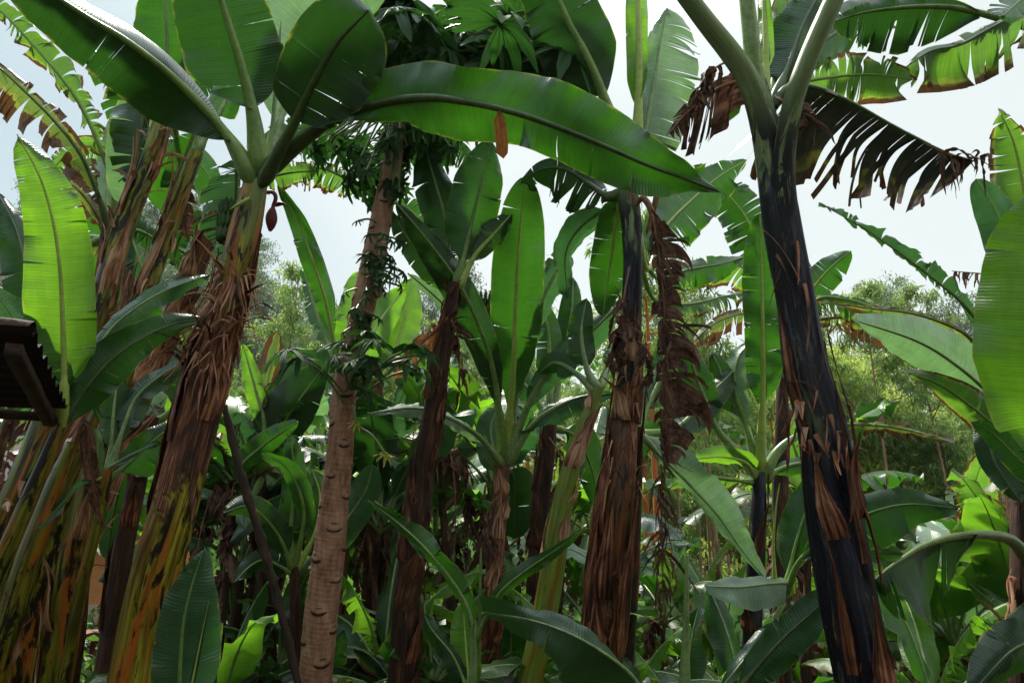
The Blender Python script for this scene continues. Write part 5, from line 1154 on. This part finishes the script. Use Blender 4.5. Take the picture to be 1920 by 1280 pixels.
# ------------------------------------------------------------------ leaning pole, roof, house, table
M['pole'] = plain_mat('pole_wood', (.018, .010, .007), (.06, .032, .020), 14, .7, .3, .6)
M['tin'] = plain_mat('rusty_tin', (.010, .006, .005), (.030, .016, .011), 6, .8, .2, .4)
M['timber'] = plain_mat('old_timber', (.022, .012, .009), (.075, .038, .024), 10, .8, .25, .7)
pc = path_px([(560, 1290, 3.3, 15), (520, 1120, 3.35, 15), (486, 1000, 3.4, 16), (452, 890, 3.45, 15), (420, 760, 3.5, 13)])
pc = to_ground(pc, 1.0); Cc, _s = spline(pc, step=.02)
po = part('prop_pole', (*tube(Cc[:, :3], Cc[:, 3], 14, lambda a, L, R: .0025 * np.sin(L * 23 + a * 2) + .002 * np.sin(L * 61)),), M['pole'])
tag(po, 'bent dark wooden pole leaning against the rust coloured stem', 'pole')

roof = thing('tin_roof_shelter', 'corner of a low dark shelter with corrugated tin roof at the left', 'shelter', (-2.6, 1.9, float(ground_h(-2.6, 1.9))))
q00, q10 = P(128, 768, 2.45), P(60, 612, 1.62)       # eave corner near, upper corner far
ex = q10 - q00; left = np.array([-1.9, -.25, .06])
nu, nw = 150, 16
uu = np.linspace(0, 1, nu)[None, :, None]; ww = np.linspace(0, 1, nw)[:, None, None]
base_ = q00 + ex * uu + left * ww
nn_ = unit(np.cross(ex, left)); nn_ = nn_ if nn_[2] > 0 else -nn_
corr = .011 * np.sin(np.linspace(0, 1, nu) * 2 * np.pi * 9)
Vr = base_ + nn_ * corr[None, :, None]
Vlow = Vr - nn_ * .0016
V_ = np.vstack([Vr.reshape(-1, 3), Vlow.reshape(-1, 3)])
F1 = grid_faces(nw, nu); part('tin_sheet', (V_, np.vstack([F1, F1[:, ::-1] + nu * nw]), V_), M['tin'], roof)
def beam(a_, b_, w, h, up=np.array([0, 0, 1.0])):
    t_ = unit(b_ - a_); s_ = unit(np.cross(t_, up)); u_ = np.cross(s_, t_)
    n_ = 14; k_ = np.linspace(0, 1, n_)
    ring = []
    for x, y in ((-1, -1), (1, -1), (1, 1), (-1, 1)):
        ring.append(a_ + (b_ - a_) * k_[:, None] + s_ * x * w / 2 + u_ * y * h / 2 + np.random.default_rng(5).normal(0, .0012, (n_, 3)))
    V = np.stack(ring, 1).reshape(-1, 3); f_ = grid_faces(n_, 4, True)
    f_ = np.vstack([f_, [[0, 3, 2, 1]], [[(n_ - 1) * 4, (n_ - 1) * 4 + 1, (n_ - 1) * 4 + 2, (n_ - 1) * 4 + 3]]])
    return V, f_, V
part('eave_beam', beam(P(128, 783, 2.46), P(128, 783, 2.46) + left, .03, .03), M['timber'], roof)
part('rafter', beam(P(100, 768, 2.45) - nn_ * .045, P(34, 622, 1.64) - nn_ * .045, .035, .03), M['timber'], roof)
part('rafter', beam(P(100, 768, 2.45) - nn_ * .045 + left * .3, P(34, 622, 1.64) - nn_ * .045 + left * .3, .035, .03), M['timber'], roof)
part('ridge_log', tube(spline([P(60, 618, 1.66), P(20, 612, 1.66), P(-120, 600, 1.64), P(-700, 560, 1.6)], step=.05)[0], .018, 12, lambda a, L, R: .003 * np.sin(L * 9 + a * 3)), M['timber'], roof)
for du in (.5, .95):
    b_ = q00 + left * du + np.array([0, 0, -.05]); part('post', beam(b_, np.array([b_[0], b_[1], float(ground_h(b_[0], b_[1]))]), .08, .08, np.array([0, 1.0, 0])), M['timber'], roof)

M['plaster'] = plain_mat('plaster_orange', (.46, .17, .062), (.60, .25, .10), 3, .85, .2, .3)
M['plaster2'] = plain_mat('plaster_cream', (.42, .30, .20), (.55, .42, .30), 3, .85, .2, .3)
hb = P(205, 1085, 10.0); hy = float(hb[1]); gz = float(ground_h(hb[0], hy))
house = thing('house', 'small orange plastered house glimpsed behind the leaning stems at the left', 'house', (hb[0] - 1.6, hy, gz))
def box(x0, x1, y0, y1, z0, z1):
    V = np.array([[x, y, z] for z in (z0, z1) for y in (y0, y1) for x in (x0, x1)], float)
    return V, np.array([[0, 2, 3, 1], [4, 5, 7, 6], [0, 1, 5, 4], [2, 6, 7, 3], [0, 4, 6, 2], [1, 3, 7, 5]]), V
x1 = hb[0]
part('wall', box(x1 - 3.6, x1, hy, hy + 3.0, gz + .42, gz + 2.3), M['plaster'], house, True)
part('plinth', box(x1 - 3.65, x1 + .03, hy - .04, hy + 3.04, gz - .2, gz + .418), M['plaster2'], house, True)
dr_ = part('door', box(x1 - 2.9, x1 - 2.05, hy - .05, hy - .003, gz + .43, gz + 2.1), M['timber'], house, True)
wd_ = part('window', box(x1 - 1.3, x1 - .6, hy - .04, hy - .003, gz + 1.15, gz + 1.85), M['timber'], house, True)
Vr = np.array([[x, y, z] for x in (x1 - 4.1, x1 + .45) for y, z in ((hy - .6, gz + 2.15), (hy + 1.5, gz + 3.05), (hy + 3.6, gz + 2.15), (hy + 3.6, gz + 2.10), (hy + 1.5, gz + 2.99), (hy - .6, gz + 2.10))], float)
part('roof', (Vr, np.array([[0, 1, 7, 6], [1, 2, 8, 7], [2, 3, 9, 8], [3, 4, 10, 9], [4, 5, 11, 10], [5, 0, 6, 11], [0, 5, 4, 1], [1, 4, 3, 2], [6, 7, 10, 11], [7, 8, 9, 10]]), Vr), M['tin'], house, True)

M['redwood'] = plain_mat('red_paint', (.10, .018, .012), (.20, .045, .03), 10, .6, .3, .3)
bp = P(166, 1130, 7.6); bz = float(ground_h(bp[0], bp[1]))
bench = thing('bench', 'low dark red bench standing in front of the orange house', 'bench', (bp[0], bp[1], bz))
part('seat', box(bp[0] - .45, bp[0] + .12, bp[1] - .15, bp[1] + .17, bz + .36, bz + .42), M['redwood'], bench, True)
for sx in (-.38, .03):
    for sy in (-.1, .1):
        part('leg', box(bp[0] + sx, bp[0] + sx + .05, bp[1] + sy, bp[1] + sy + .05, bz - .02, bz + .359), M['redwood'], bench, True)
M['wet'] = plain_mat('wet_board', (.05, .05, .055), (.16, .16, .17), 8, .22, .6, .2)
tp = P(418, 1232, 5.2); tz = float(ground_h(tp[0], tp[1]))
table = thing('work_table', 'small dark table with a wet grey top low between the rust stem and the pole', 'table', (tp[0], tp[1], tz))
part('table_top', box(tp[0] - .14, tp[0] + .10, tp[1] - .2, tp[1] + .2, tp[2] - .01, tp[2] + .01), M['wet'], table, True)
for sx in (-.12, .05):
    for sy in (-.17, .14):
        part('leg', box(tp[0] + sx, tp[0] + sx + .03, tp[1] + sy, tp[1] + sy + .03, tz - .02, tp[2] - .0102), M['pole'], table, True)

# ------------------------------------------------------------------ plants built once and copied
def build_banana(name, label, cat, rng, height, nleaf, L=(1.4, 2.0), w=.24, stemr=.09, stem='s_brown', dead=3, tearp=.5, elmin=.5, mats=('green', 'green', 'deep', 'worn', 'teal', 'young'), group=None):
    t = thing(name, label, cat, (0, 0, 0), group)
    lean = rng.normal(0, .10, 2) * height
    C, s = spline([[0, 0, -.05, stemr * 1.15], [lean[0] * .3, lean[1] * .3, height * .5, stemr * .85], [lean[0], lean[1], height, stemr * .42]], step=.08)
    V, f_, tc = tube(C[:, :3], C[:, 3], 14, stem_relief(int(rng.integers(1000)), 1.2))
    part('trunk', (V, f_, tc, np.interp(np.repeat(s / s[-1], 14), [0, .5, .9, 1], [.3, .6, .7, .2])), M[stem], t)
    tp_ = C[-1, :3] - np.array([0, 0, .06])
    for k_ in range(nleaf):
        az = k_ * 2.4 + rng.normal(0, .25); f = k_ / max(1, nleaf - 1)
        el = 1.45 - (1.45 - elmin) * f + rng.normal(0, .08); ln = rng.uniform(*L) * (.8 + .2 * math.sin(math.pi * min(1, f + .2)))
        mt = mats[int(rng.integers(len(mats)))]; tr = 0 if rng.random() > tearp else rng.uniform(.2, 1.0)
        g_, r_ = free_leaf(az, el, ln, w * rng.uniform(.75, 1.1), rng, droop=rng.uniform(.5, 1.1) + .9 * f, pet=.2, mat=mt, tear=(tr, tr), hang=(tr * .35, tr * .35), top=tp_ + np.array([0, 0, .05 * (1 - f)]), twist=rng.normal(0, .45), ragged=.2 * tr, wav=.022, fold=(rng.uniform(-12, 25),) * 2)
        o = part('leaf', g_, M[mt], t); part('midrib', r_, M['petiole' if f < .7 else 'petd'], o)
    for k_ in range(dead):
        az = rng.random() * 6.28; h_ = np.array([math.cos(az), math.sin(az), 0])
        ln = rng.uniform(.7, 1.2)
        rags(t, [tp_ - np.array([0, 0, .1]), tp_ + h_ * .16 + np.array([0, 0, .02]), tp_ + h_ * .26 - np.array([0, 0, ln * .4]), tp_ + h_ * .24 - np.array([0, 0, ln])], rng, 16, (.12, .32), wd=(.02, .06), stalk_r=.008)
    return t

def copy_tree(o, parent=None):
    c = o.copy(); COL.objects.link(c)
    if parent is not None: c.parent = parent
    for ch in o.children: copy_tree(ch, c)
    return c

def place(o, x, y, rz, sc, sink=0.0):
    o.location = (x, y, float(ground_h(x, y)) - sink); o.rotation_euler = (0, 0, rz); o.scale = (sc, sc, sc)

rp = np.random.default_rng(21)
protos = {
    'bright': build_banana('banana_plant', '', 'banana plant', rp, 1.6, 10, (1.2, 1.8), .25, .08, 's_brown', 1, .6, mats=('young', 'pale', 'young', 'pale', 'worn', 'young')),  # paler leaf mix puts the light of the sunny clearing into the colour
    'slim': build_banana('banana_plant', '', 'banana plant', rp, 2.2, 7, (.9, 1.3), .16, .050, 's_dark', 3, .7, mats=('green', 'young', 'worn', 'deep')),
    'slim2': build_banana('banana_plant', '', 'banana plant', rp, 1.7, 7, (.9, 1.2), .14, .042, 's_brown', 2, .5, mats=('young', 'green', 'pale', 'worn')),
    'tall': build_banana('banana_plant', '', 'banana plant', rp, 2.5, 9, (1.5, 2.1), .26, .10, 's_brown', 3, .6),
    'tall2': build_banana('banana_plant', '', 'banana plant', rp, 2.9, 8, (1.5, 2.0), .25, .10, 's_dark', 3, .8),
    'mid': build_banana('banana_plant', '', 'banana plant', rp, 1.5, 9, (1.3, 1.8), .25, .075, 's_dark', 2, .3, mats=('deep', 'green', 'deep', 'teal')),
    'mid2': build_banana('banana_plant', '', 'banana plant', rp, 1.8, 8, (1.2, 1.7), .24, .08, 's_brown', 2, .5, mats=('young', 'pale', 'teal', 'pale')),
    'low': build_banana('banana_plant', '', 'banana plant', rp, .55, 9, (.8, 1.2), .14, .040, 's_dark', 1, .45, .3, mats=('young', 'green', 'green', 'worn')),
    'low2': build_banana('banana_plant', '', 'banana plant', rp, .35, 8, (.6, .95), .11, .030, 's_dark', 0, .3, .2, mats=('green', 'deep', 'deep')),
}
used = set()
HEROX = [(-40, 'left edge'), (150, 'yellow leaning stems'), (330, 'rust stem'), (620, 'papaya trunk'), (775, 'dark stem right of the papaya'), (930, 'slender central plant'), (1150, 'red brown trunk'), (1420, 'fan plant'), (1570, 'thick dark trunk'), (1760, 'arching petiole'), (1930, 'right edge trunk')]
KINDW = {'bright': 'plant with sunlight coloured into pale leaves', 'slim': 'thin dark stemmed plant', 'slim2': 'thin brown stemmed plant', 'tall': 'tall brown stemmed plant', 'tall2': 'tall dark stemmed plant', 'mid': 'middling dark stemmed plant', 'mid2': 'middling bright leaved plant', 'low': 'knee high sucker', 'low2': 'small ground level sucker'}
ORD = ['nearest', 'second nearest', 'third nearest', 'fourth nearest', 'fifth nearest', 'sixth nearest', 'seventh nearest', 'eighth nearest', 'ninth nearest', 'tenth nearest', 'eleventh nearest', 'twelfth nearest']
ORD20 = ORD + ['thirteenth nearest', 'fourteenth nearest', 'fifteenth nearest', 'sixteenth nearest', 'seventeenth nearest', 'eighteenth nearest', 'nineteenth nearest', 'twentieth nearest']
SPOTS = []
def put(kind, u, d_, rz=None, sc=None):
    SPOTS.append((kind, u, d_, rp.uniform(0, 6.28) if rz is None else rz, rp.uniform(.85, 1.12) if sc is None else sc))
for kind, u, d_ in [
    ('mid', 455, 5.6), ('tall2', 60, 6.0), ('tall', -60, 6.8), ('slim', 430, 4.8), ('bright', 510, 6.6), ('slim2', 545, 5.2), ('mid', 700, 5.6), ('bright', 690, 7.2), ('slim', 860, 5.4), ('bright', 800, 6.8),
    ('tall', 985, 6.2), ('slim2', 1070, 5.2), ('tall2', 1090, 7.4), ('tall2', 1480, 6.9), ('bright', 340, 6.8), 
    
    ('slim', 500, 5.8), ('slim2', 470, 7.0), ('slim', 680, 6.4), ('slim2', 730, 5.4), ('slim2', 890, 6.2), ('slim', 1030, 6.6), ('slim2', 1120, 6.4), ('slim', 1210, 6.8), ('slim2', 1360, 7.2), ('slim', 1300, 8.4), ('slim', 620, 8.0), ('slim2', 410, 6.0), ('slim', 360, 5.6), ('slim2', 840, 8.4), ('slim', 1470, 5.8), ('slim2', 1510, 7.6),
    ('bright', 1790, 6.4), ('tall', 1890, 8.2), ('bright', 1640, 7.0), ('bright', 1860, 7.4), ('bright', 1680, 8.6), ('tall', 1770, 10.4), ('mid2', 1560, 9.0), ('tall2', 1920, 11.0), ('bright', 1450, 8.6), ('bright', 1730, 9.6), ('bright', 1840, 11.5), ('tall', 1620, 12.5), ('tall', 1850, 13.0), ('tall2', 1700, 14.0),
    ('tall', 20, 8.6), ('bright', 930, 8.0),
    ('low', 450, 4.2), ('low', 520, 5.0), ('low', 690, 4.6), ('low', 820, 4.3), ('low', 1090, 4.4), ('low', 1230, 4.4), ('low', 1330, 4.8), ('low', 1690, 4.7), ('low', 640, 5.4), ('low', 1000, 5.2), ('low', 1170, 5.6),
    ('low2', 480, 4.6), ('low2', 640, 4.4), ('low2', 760, 4.4), ('low2', 850, 4.8), ('low2', 960, 4.9), ('low2', 1130, 4.7), ('low2', 1290, 4.2), ('low2', 1480, 5.0), ('low2', 1600, 5.6), ('low2', 1880, 5.0), ('low2', 320, 5.4), ('low2', 1240, 5.2), ('low2', 1380, 5.6),
    ('low', 1180, 7.0), ('low', 900, 6.4), ('low', 400, 7.2), ('low', 1500, 7.6), ('low', 1660, 9.4), ('low', 1780, 5.6), ('low', 1720, 6.4), ('low', 1850, 6.2), ('bright', 1260, 9.0), ('bright', 1090, 8.6), ('bright', 1380, 8.0), ('bright', 610, 9.0), ('bright', 1700, 5.8), ('bright', 1850, 5.6), ('bright', 1770, 7.8), ('bright', 430, 8.4), ('bright', 520, 9.6), ('bright', 760, 9.6), ('bright', 860, 8.8), ('bright', 1000, 9.4), ('bright', 210, 10.5), ('bright', 1180, 10.5), ('bright', 1330, 9.8), ('low', 480, 6.2), ('low', 740, 6.0), ('low', 840, 7.2), ('low', 1320, 6.2), ('low', 1420, 6.6)]:
    put(kind, u, d_)
# unseen plants added behind and beside the viewpoint to shade the near stems
for i, (x_, y_, kd) in enumerate([(-1.9, -.6, 'tall2'), (1.9, -.7, 'tall'), (-2.9, 1.0, 'tall2'), (2.9, .7, 'tall2'), (-2.4, -1.3, 'tall'), (1.6, -1.6, 'tall2'), (-.3, -2.6, 'tall'), (3.2, -.4, 'tall2'), (-3.9, .2, 'tall'), (4.2, 1.6, 'tall'), (-1.6, -4.0, 'tall2'), (2.8, -3.6, 'tall'), (.6, -5.0, 'tall2')]):
    o = copy_tree(protos[kd]); place(o, x_, y_, i * 1.7, 1.0 + .05 * (i % 3))
    o['label'] = 'unseen tall plant added behind the viewpoint to shade the near stems'; o['group'] = 'unseen banana plants added behind the viewpoint'
grp = {}
for s_ in SPOTS:
    near = min(HEROX, key=lambda h_: abs(h_[0] - s_[1])); rel_ = 'behind the' if abs(near[0] - s_[1]) < 35 else ('just left of the' if s_[1] < near[0] else 'just right of the')
    grp.setdefault((s_[0], rel_ + ' ' + near[1]), []).append(s_)
firsts = set()
for (kind, where), lst in grp.items():
    lst.sort(key=lambda s_: s_[2])
    for i, (kd, u, d_, rz, sc) in enumerate(lst):
        if kind in firsts: o = copy_tree(protos[kind])
        else: o = protos[kind]; firsts.add(kind)
        yy_ = d_ / math.cos(PITCH); x_ = (u - 960) / F * d_
        place(o, x_, yy_, rz, sc)
        o['label'] = (ORD[i] + ' ' if len(lst) > 1 else '') + KINDW[kind] + ' ' + where
        o['group'] = 'banana plants filling the grove'

# ------------------------------------------------------------------ eucalyptus wood behind
M['euc_g'] = tree_leaf_mat('eucalyptus_leaf', [(0, (.03, .05, .020)), (.5, (.12, .19, .055)), (1, (.28, .35, .12))], (.30, .46, .09), .38)
M['euc_y'] = tree_leaf_mat('eucalyptus_leaf_bright', [(0, (.05, .08, .02)), (.5, (.21, .29, .06)), (1, (.44, .48, .14))], (.55, .68, .12), .42)
M['euc_b'] = tree_leaf_mat('eucalyptus_leaf_grey', [(0, (.05, .08, .05)), (.5, (.11, .16, .09)), (1, (.22, .27, .17))], (.18, .28, .10), .25)
M['bark_e'] = plain_mat('eucalyptus_bark', (.16, .080, .045), (.38, .23, .15), 4, .75, .25, .5)
M['bark_o'] = plain_mat('eucalyptus_bark_orange', (.34, .075, .015), (.52, .16, .035), 4, .65, .25, .4)

def leaf_cards(P0, rng, ln, wd, droop=1.0, spread=.8):
    """one narrow bent leaf (two quads) at every point"""
    n = len(P0)
    d_ = unit(rng.normal(0, spread, (n, 3)) + np.array([0, 0, -droop])); s_ = unit(np.cross(d_, rng.normal(0, 1, (n, 3))))
    l_ = (ln * rng.uniform(.6, 1.3, n))[:, None]; w_ = (wd * rng.uniform(.7, 1.3, n))[:, None]
    d2_ = unit(d_ + np.array([0, 0, -.35]))
    m_ = P0 + d_ * l_ * .5; e_ = m_ + d2_ * l_ * .5
    V = np.stack([P0 - s_ * w_ * .3, P0 + s_ * w_ * .3, m_ - s_ * w_, m_ + s_ * w_, e_ - s_ * w_ * .12, e_ + s_ * w_ * .12], 1).reshape(-1, 3)
    b = (np.arange(n) * 6)[:, None]
    f_ = np.vstack([b + np.array([[0, 1, 3, 2]]), b + np.array([[2, 3, 5, 4]])])
    tc = np.zeros((n * 6, 3)); tc[:, 0] = np.repeat(rng.random(n), 6)
    return V, f_, tc

def build_tree(name, rng, h, crown0, rad, nbr, per, ln, wd, leafm, bark='bark_e', r0=.11, droop=1.0):
    t = thing(name, '', 'eucalyptus tree', (0, 0, 0))
    lean = rng.normal(0, .02, 2) * h
    C, s = spline([[0, 0, -.3], [lean[0] * .2, lean[1] * .2, h * .35], [lean[0] * .6, lean[1] * .6, h * .7], [lean[0], lean[1], h]], step=.35)
    geo = [tube(C, np.interp(s / s[-1], [0, .5, 1], [r0, r0 * .7, r0 * .15]), 9)]
    pts = []
    for k_ in range(nbr):
        f = crown0 + (1 - crown0) * (k_ + rng.random()) / nbr
        c0 = np.array([np.interp(f * s[-1], s, C[:, j_]) for j_ in range(3)])
        az = rng.random() * 6.28; ln_b = rad * (1.15 - .75 * (f - crown0) / (1 - crown0)) * rng.uniform(.55, 1.15)
        up_ = rng.uniform(.2, .9)
        e_ = c0 + np.array([math.cos(az), math.sin(az), up_]) * ln_b
        m_ = .5 * (c0 + e_) + np.array([0, 0, -.05 * ln_b])
        bc, _ = spline([c0, m_, e_], n=8); geo.append(tube(bc, np.linspace(r0 * .28, .006, 8), 5))
        for q_ in range(int(rng.integers(3, 6))):
            cc = bc[int(rng.integers(3, 8))] + rng.normal(0, .13 * rad, 3)
            pts.append(cc + rng.normal(0, 1, (per, 3)) * np.array([.085, .085, .075]) * rad * rng.uniform(.7, 1.5))
    part('trunk', merge(geo)[:3], M[bark], t)
    part('crown', leaf_cards(np.vstack(pts), rng, ln, wd, droop), M[leafm], t, True)
    return t
re_ = np.random.default_rng(5)
euc = {
    'a': build_tree('eucalyptus_tree', re_, 9.0, .35, 1.7, 38, 110, .16, .020, 'euc_g'),
    'b': build_tree('eucalyptus_tree', re_, 8.0, .22, 2.1, 44, 120, .16, .022, 'euc_y'),
    'c': build_tree('eucalyptus_tree', re_, 13.0, .55, 2.4, 36, 90, .20, .026, 'euc_b'),
    'p': build_tree('eucalyptus_tree', re_, 10.0, .62, 1.1, 18, 36, .20, .02, 'euc_g', r0=.055),
    'o': build_tree('eucalyptus_tree', re_, 9.5, .60, 1.1, 18, 36, .20, .02, 'euc_g', 'bark_o', r0=.075),
}
EKW = {'a': 'green drooping eucalyptus', 'b': 'bright yellow green eucalyptus', 'c': 'tall grey green eucalyptus with high crown', 'p': 'thin pale trunked eucalyptus', 'o': 'eucalyptus with smooth orange trunk'}
ES = []
def pute(kind, u, d_, sc=1.0): ES.append((kind, u, d_, sc))
for u, d_, sc in [(1610, 14, .76), (1670, 14.5, .70), (1645, 18, .92), (1560, 16, .88), (1600, 21, 1.0), (1735, 17, .66), (1530, 14, .78), (1700, 20, .80), (1590, 17, .86), (1770, 21, .75), (1620, 24, 1.05), (1500, 19, .85)]: pute('b', u, d_, sc)
for u, d_, sc in [(1500, 17, .85), (1450, 21, .95), (1400, 17, .8), (1340, 19, .8), (1720, 14, .62), (1830, 17, .66), (1880, 15, .66), (1790, 23, .8), (1950, 19, .85), (1290, 22, .85), (1220, 20, .8), (1100, 23, .85), (1040, 20, .75), (940, 23, .8), (860, 20, .7), (1800, 13, .58), (1900, 21, .85), (740, 22, .75), (1180, 26, .95), (1380, 27, 1.0), (1745, 18, .62), (1810, 19, .66), (1860, 22, .72), (1920, 24, .8), (1660, 23, .95), (1550, 22, .9), (1260, 17, .7), (1320, 24, .9)]: pute('a', u, d_, sc)
for u, d_, sc in [(555, 26, .66), (520, 29, .64), (600, 31, .68), (490, 33, .8), (640, 27, .66), (700, 33, .8), (450, 27, .66), (380, 33, 1.0), (330, 27, .8), (420, 38, 1.0), (300, 38, 1.0), (240, 33, .9), (190, 40, 1.1), (140, 33, 1.0), (270, 45, 1.1), (90, 42, 1.1), (50, 36, 1.0), (0, 40, 1.1), (1280, 34, 1.0), (820, 34, 1.0), (1700, 34, 1.0), (1850, 33, .9)]: pute('c', u, d_, sc)
for k_ in range(24): pute('p', rp.uniform(1140, 1420), rp.uniform(9, 20), rp.uniform(.5, .75))
for k_ in range(12): pute('p', rp.uniform(400, 1140), rp.uniform(9, 18), rp.uniform(.4, .6))
for u, d_, sc in [(1800, 12.5, .8), (1675, 12.5, .8), (1585, 13, .8)]: pute('p', u, d_, sc)
for u, d_, sc in [(1232, 8.6, .8), (1216, 10.5, .85), (992, 12, .8)]: pute('o', u, d_, sc)
grp = {}
for s_ in ES:
    near = min(HEROX, key=lambda h_: abs(h_[0] - s_[1])); rel_ = 'behind the' if abs(near[0] - s_[1]) < 35 else ('left of the' if s_[1] < near[0] else 'right of the')
    grp.setdefault((s_[0], rel_ + ' ' + near[1]), []).append(s_)
firsts = set()
for (kind, where), lst in grp.items():
    lst.sort(key=lambda s_: s_[2])
    for i, (kd, u, d_, sc) in enumerate(lst):
        if kind in firsts: o = copy_tree(euc[kind])
        else: o = euc[kind]; firsts.add(kind)
        yy_ = d_ / math.cos(PITCH); x_ = (u - 960) / F * d_
        place(o, x_, yy_, re_.uniform(0, 6.28), sc)
        i_ = min(i, 11)
        o['label'] = (ORD20[i] + ' ' if len(lst) > 1 else '') + EKW[kind] + ' ' + where
        o['group'] = 'eucalyptus trees beyond the grove'

# woodland on the far slope: one mass
pw = []
ff = np.random.default_rng(9)
for k_ in range(900):
    x_, y_ = ff.uniform(-95, 80), ff.uniform(34, 74)
    z_ = float(ground_h(x_, y_)); hh = ff.uniform(3.0, 7.0)
    n_ = 90
    pw.append(np.array([x_, y_, z_ + hh * .6]) + unit(ff.normal(0, 1, (n_, 3))) * ff.random((n_, 1)) ** .4 * np.array([hh * .38, hh * .38, hh * .5]))
wv_ = leaf_cards(np.vstack(pw), ff, .75, .16, .6)
wood = part('far_woodland', wv_, M['euc_b'], None, True)
tag(wood, 'hazy grey green woodland covering the slope behind the grove', 'woodland'); wood['kind'] = 'stuff'

# undergrowth between the stems, and fallen leaves
M['weed'] = tree_leaf_mat('weed_leaf', [(0, (.018, .055, .012)), (.6, (.05, .12, .02)), (1, (.12, .22, .035))], (.16, .34, .04), .3)
M['litter'] = tree_leaf_mat('litter_leaf', [(0, (.03, .014, .008)), (.6, (.10, .05, .025)), (1, (.26, .16, .08))], (.10, .05, .02), .1)
ff = np.random.default_rng(19)
xs, ys = ff.uniform(-7, 9, 26000), ff.uniform(1.5, 15, 26000)
keep = np.abs(xs) < .85 * ys + 1
xs, ys = xs[keep], ys[keep]
cl = np.sin(xs * 2.1 + ys) * np.cos(ys * 1.9 - xs * .7)
hh = np.clip(.10 + .30 * ff.random(len(xs)) ** 2 + .30 * np.clip(cl, 0, 1) * ff.random(len(xs)), 0, .75)
keep = cl > -.45
pts = np.stack([xs, ys, ground_h(xs, ys) + hh], 1)[keep]
ud = part('undergrowth', leaf_cards(pts, ff, .12, .028, .1, 1.0), M['weed'], None, True)
tag(ud, 'low green weeds covering the ground between the stems', 'undergrowth'); ud['kind'] = 'stuff'
xs, ys = ff.uniform(-6, 7, 9000), ff.uniform(1.2, 11, 9000)
lt = part('leaf_litter', leaf_cards(np.stack([xs, ys, ground_h(xs, ys) + .02], 1), ff, .22, .03, 0.0, 1.0), M['litter'], None, True)
tag(lt, 'dry brown banana leaf litter on the dark earth', 'leaf litter'); lt['kind'] = 'stuff'

xs, ys = ff.uniform(-34, 34, 30000), ff.uniform(13, 42, 30000)
sc_ = part('hillside_scrub', leaf_cards(np.stack([xs, ys, ground_h(xs, ys) + ff.uniform(.05, 1.1, len(xs)) * (.4 + .6 * np.sin(xs * .9 + ys * .6) ** 2)], 1), ff, .42, .09, .1, 1.0), M['weed'], None, True)
tag(sc_, 'green scrub covering the slope beyond the grove', 'scrub'); sc_['kind'] = 'stuff'
# ------------------------------------------------------------------ the damp air
t = NT('air')
vp = t.n('VolumePrincipled'); vp.inputs['Density'].default_value = HAZE; vp.inputs['Color'].default_value = (.86, .93, .97, 1); vp.inputs['Anisotropy'].default_value = .3
t.l(vp.outputs[0], t.out.inputs['Volume'])
hz = part('haze', box(-113, 113, -23, 101, -4.2, 38), t.m, None, True)
tag(hz, 'thin pale damp air that lets the far slope fade', 'haze'); hz['kind'] = 'stuff'
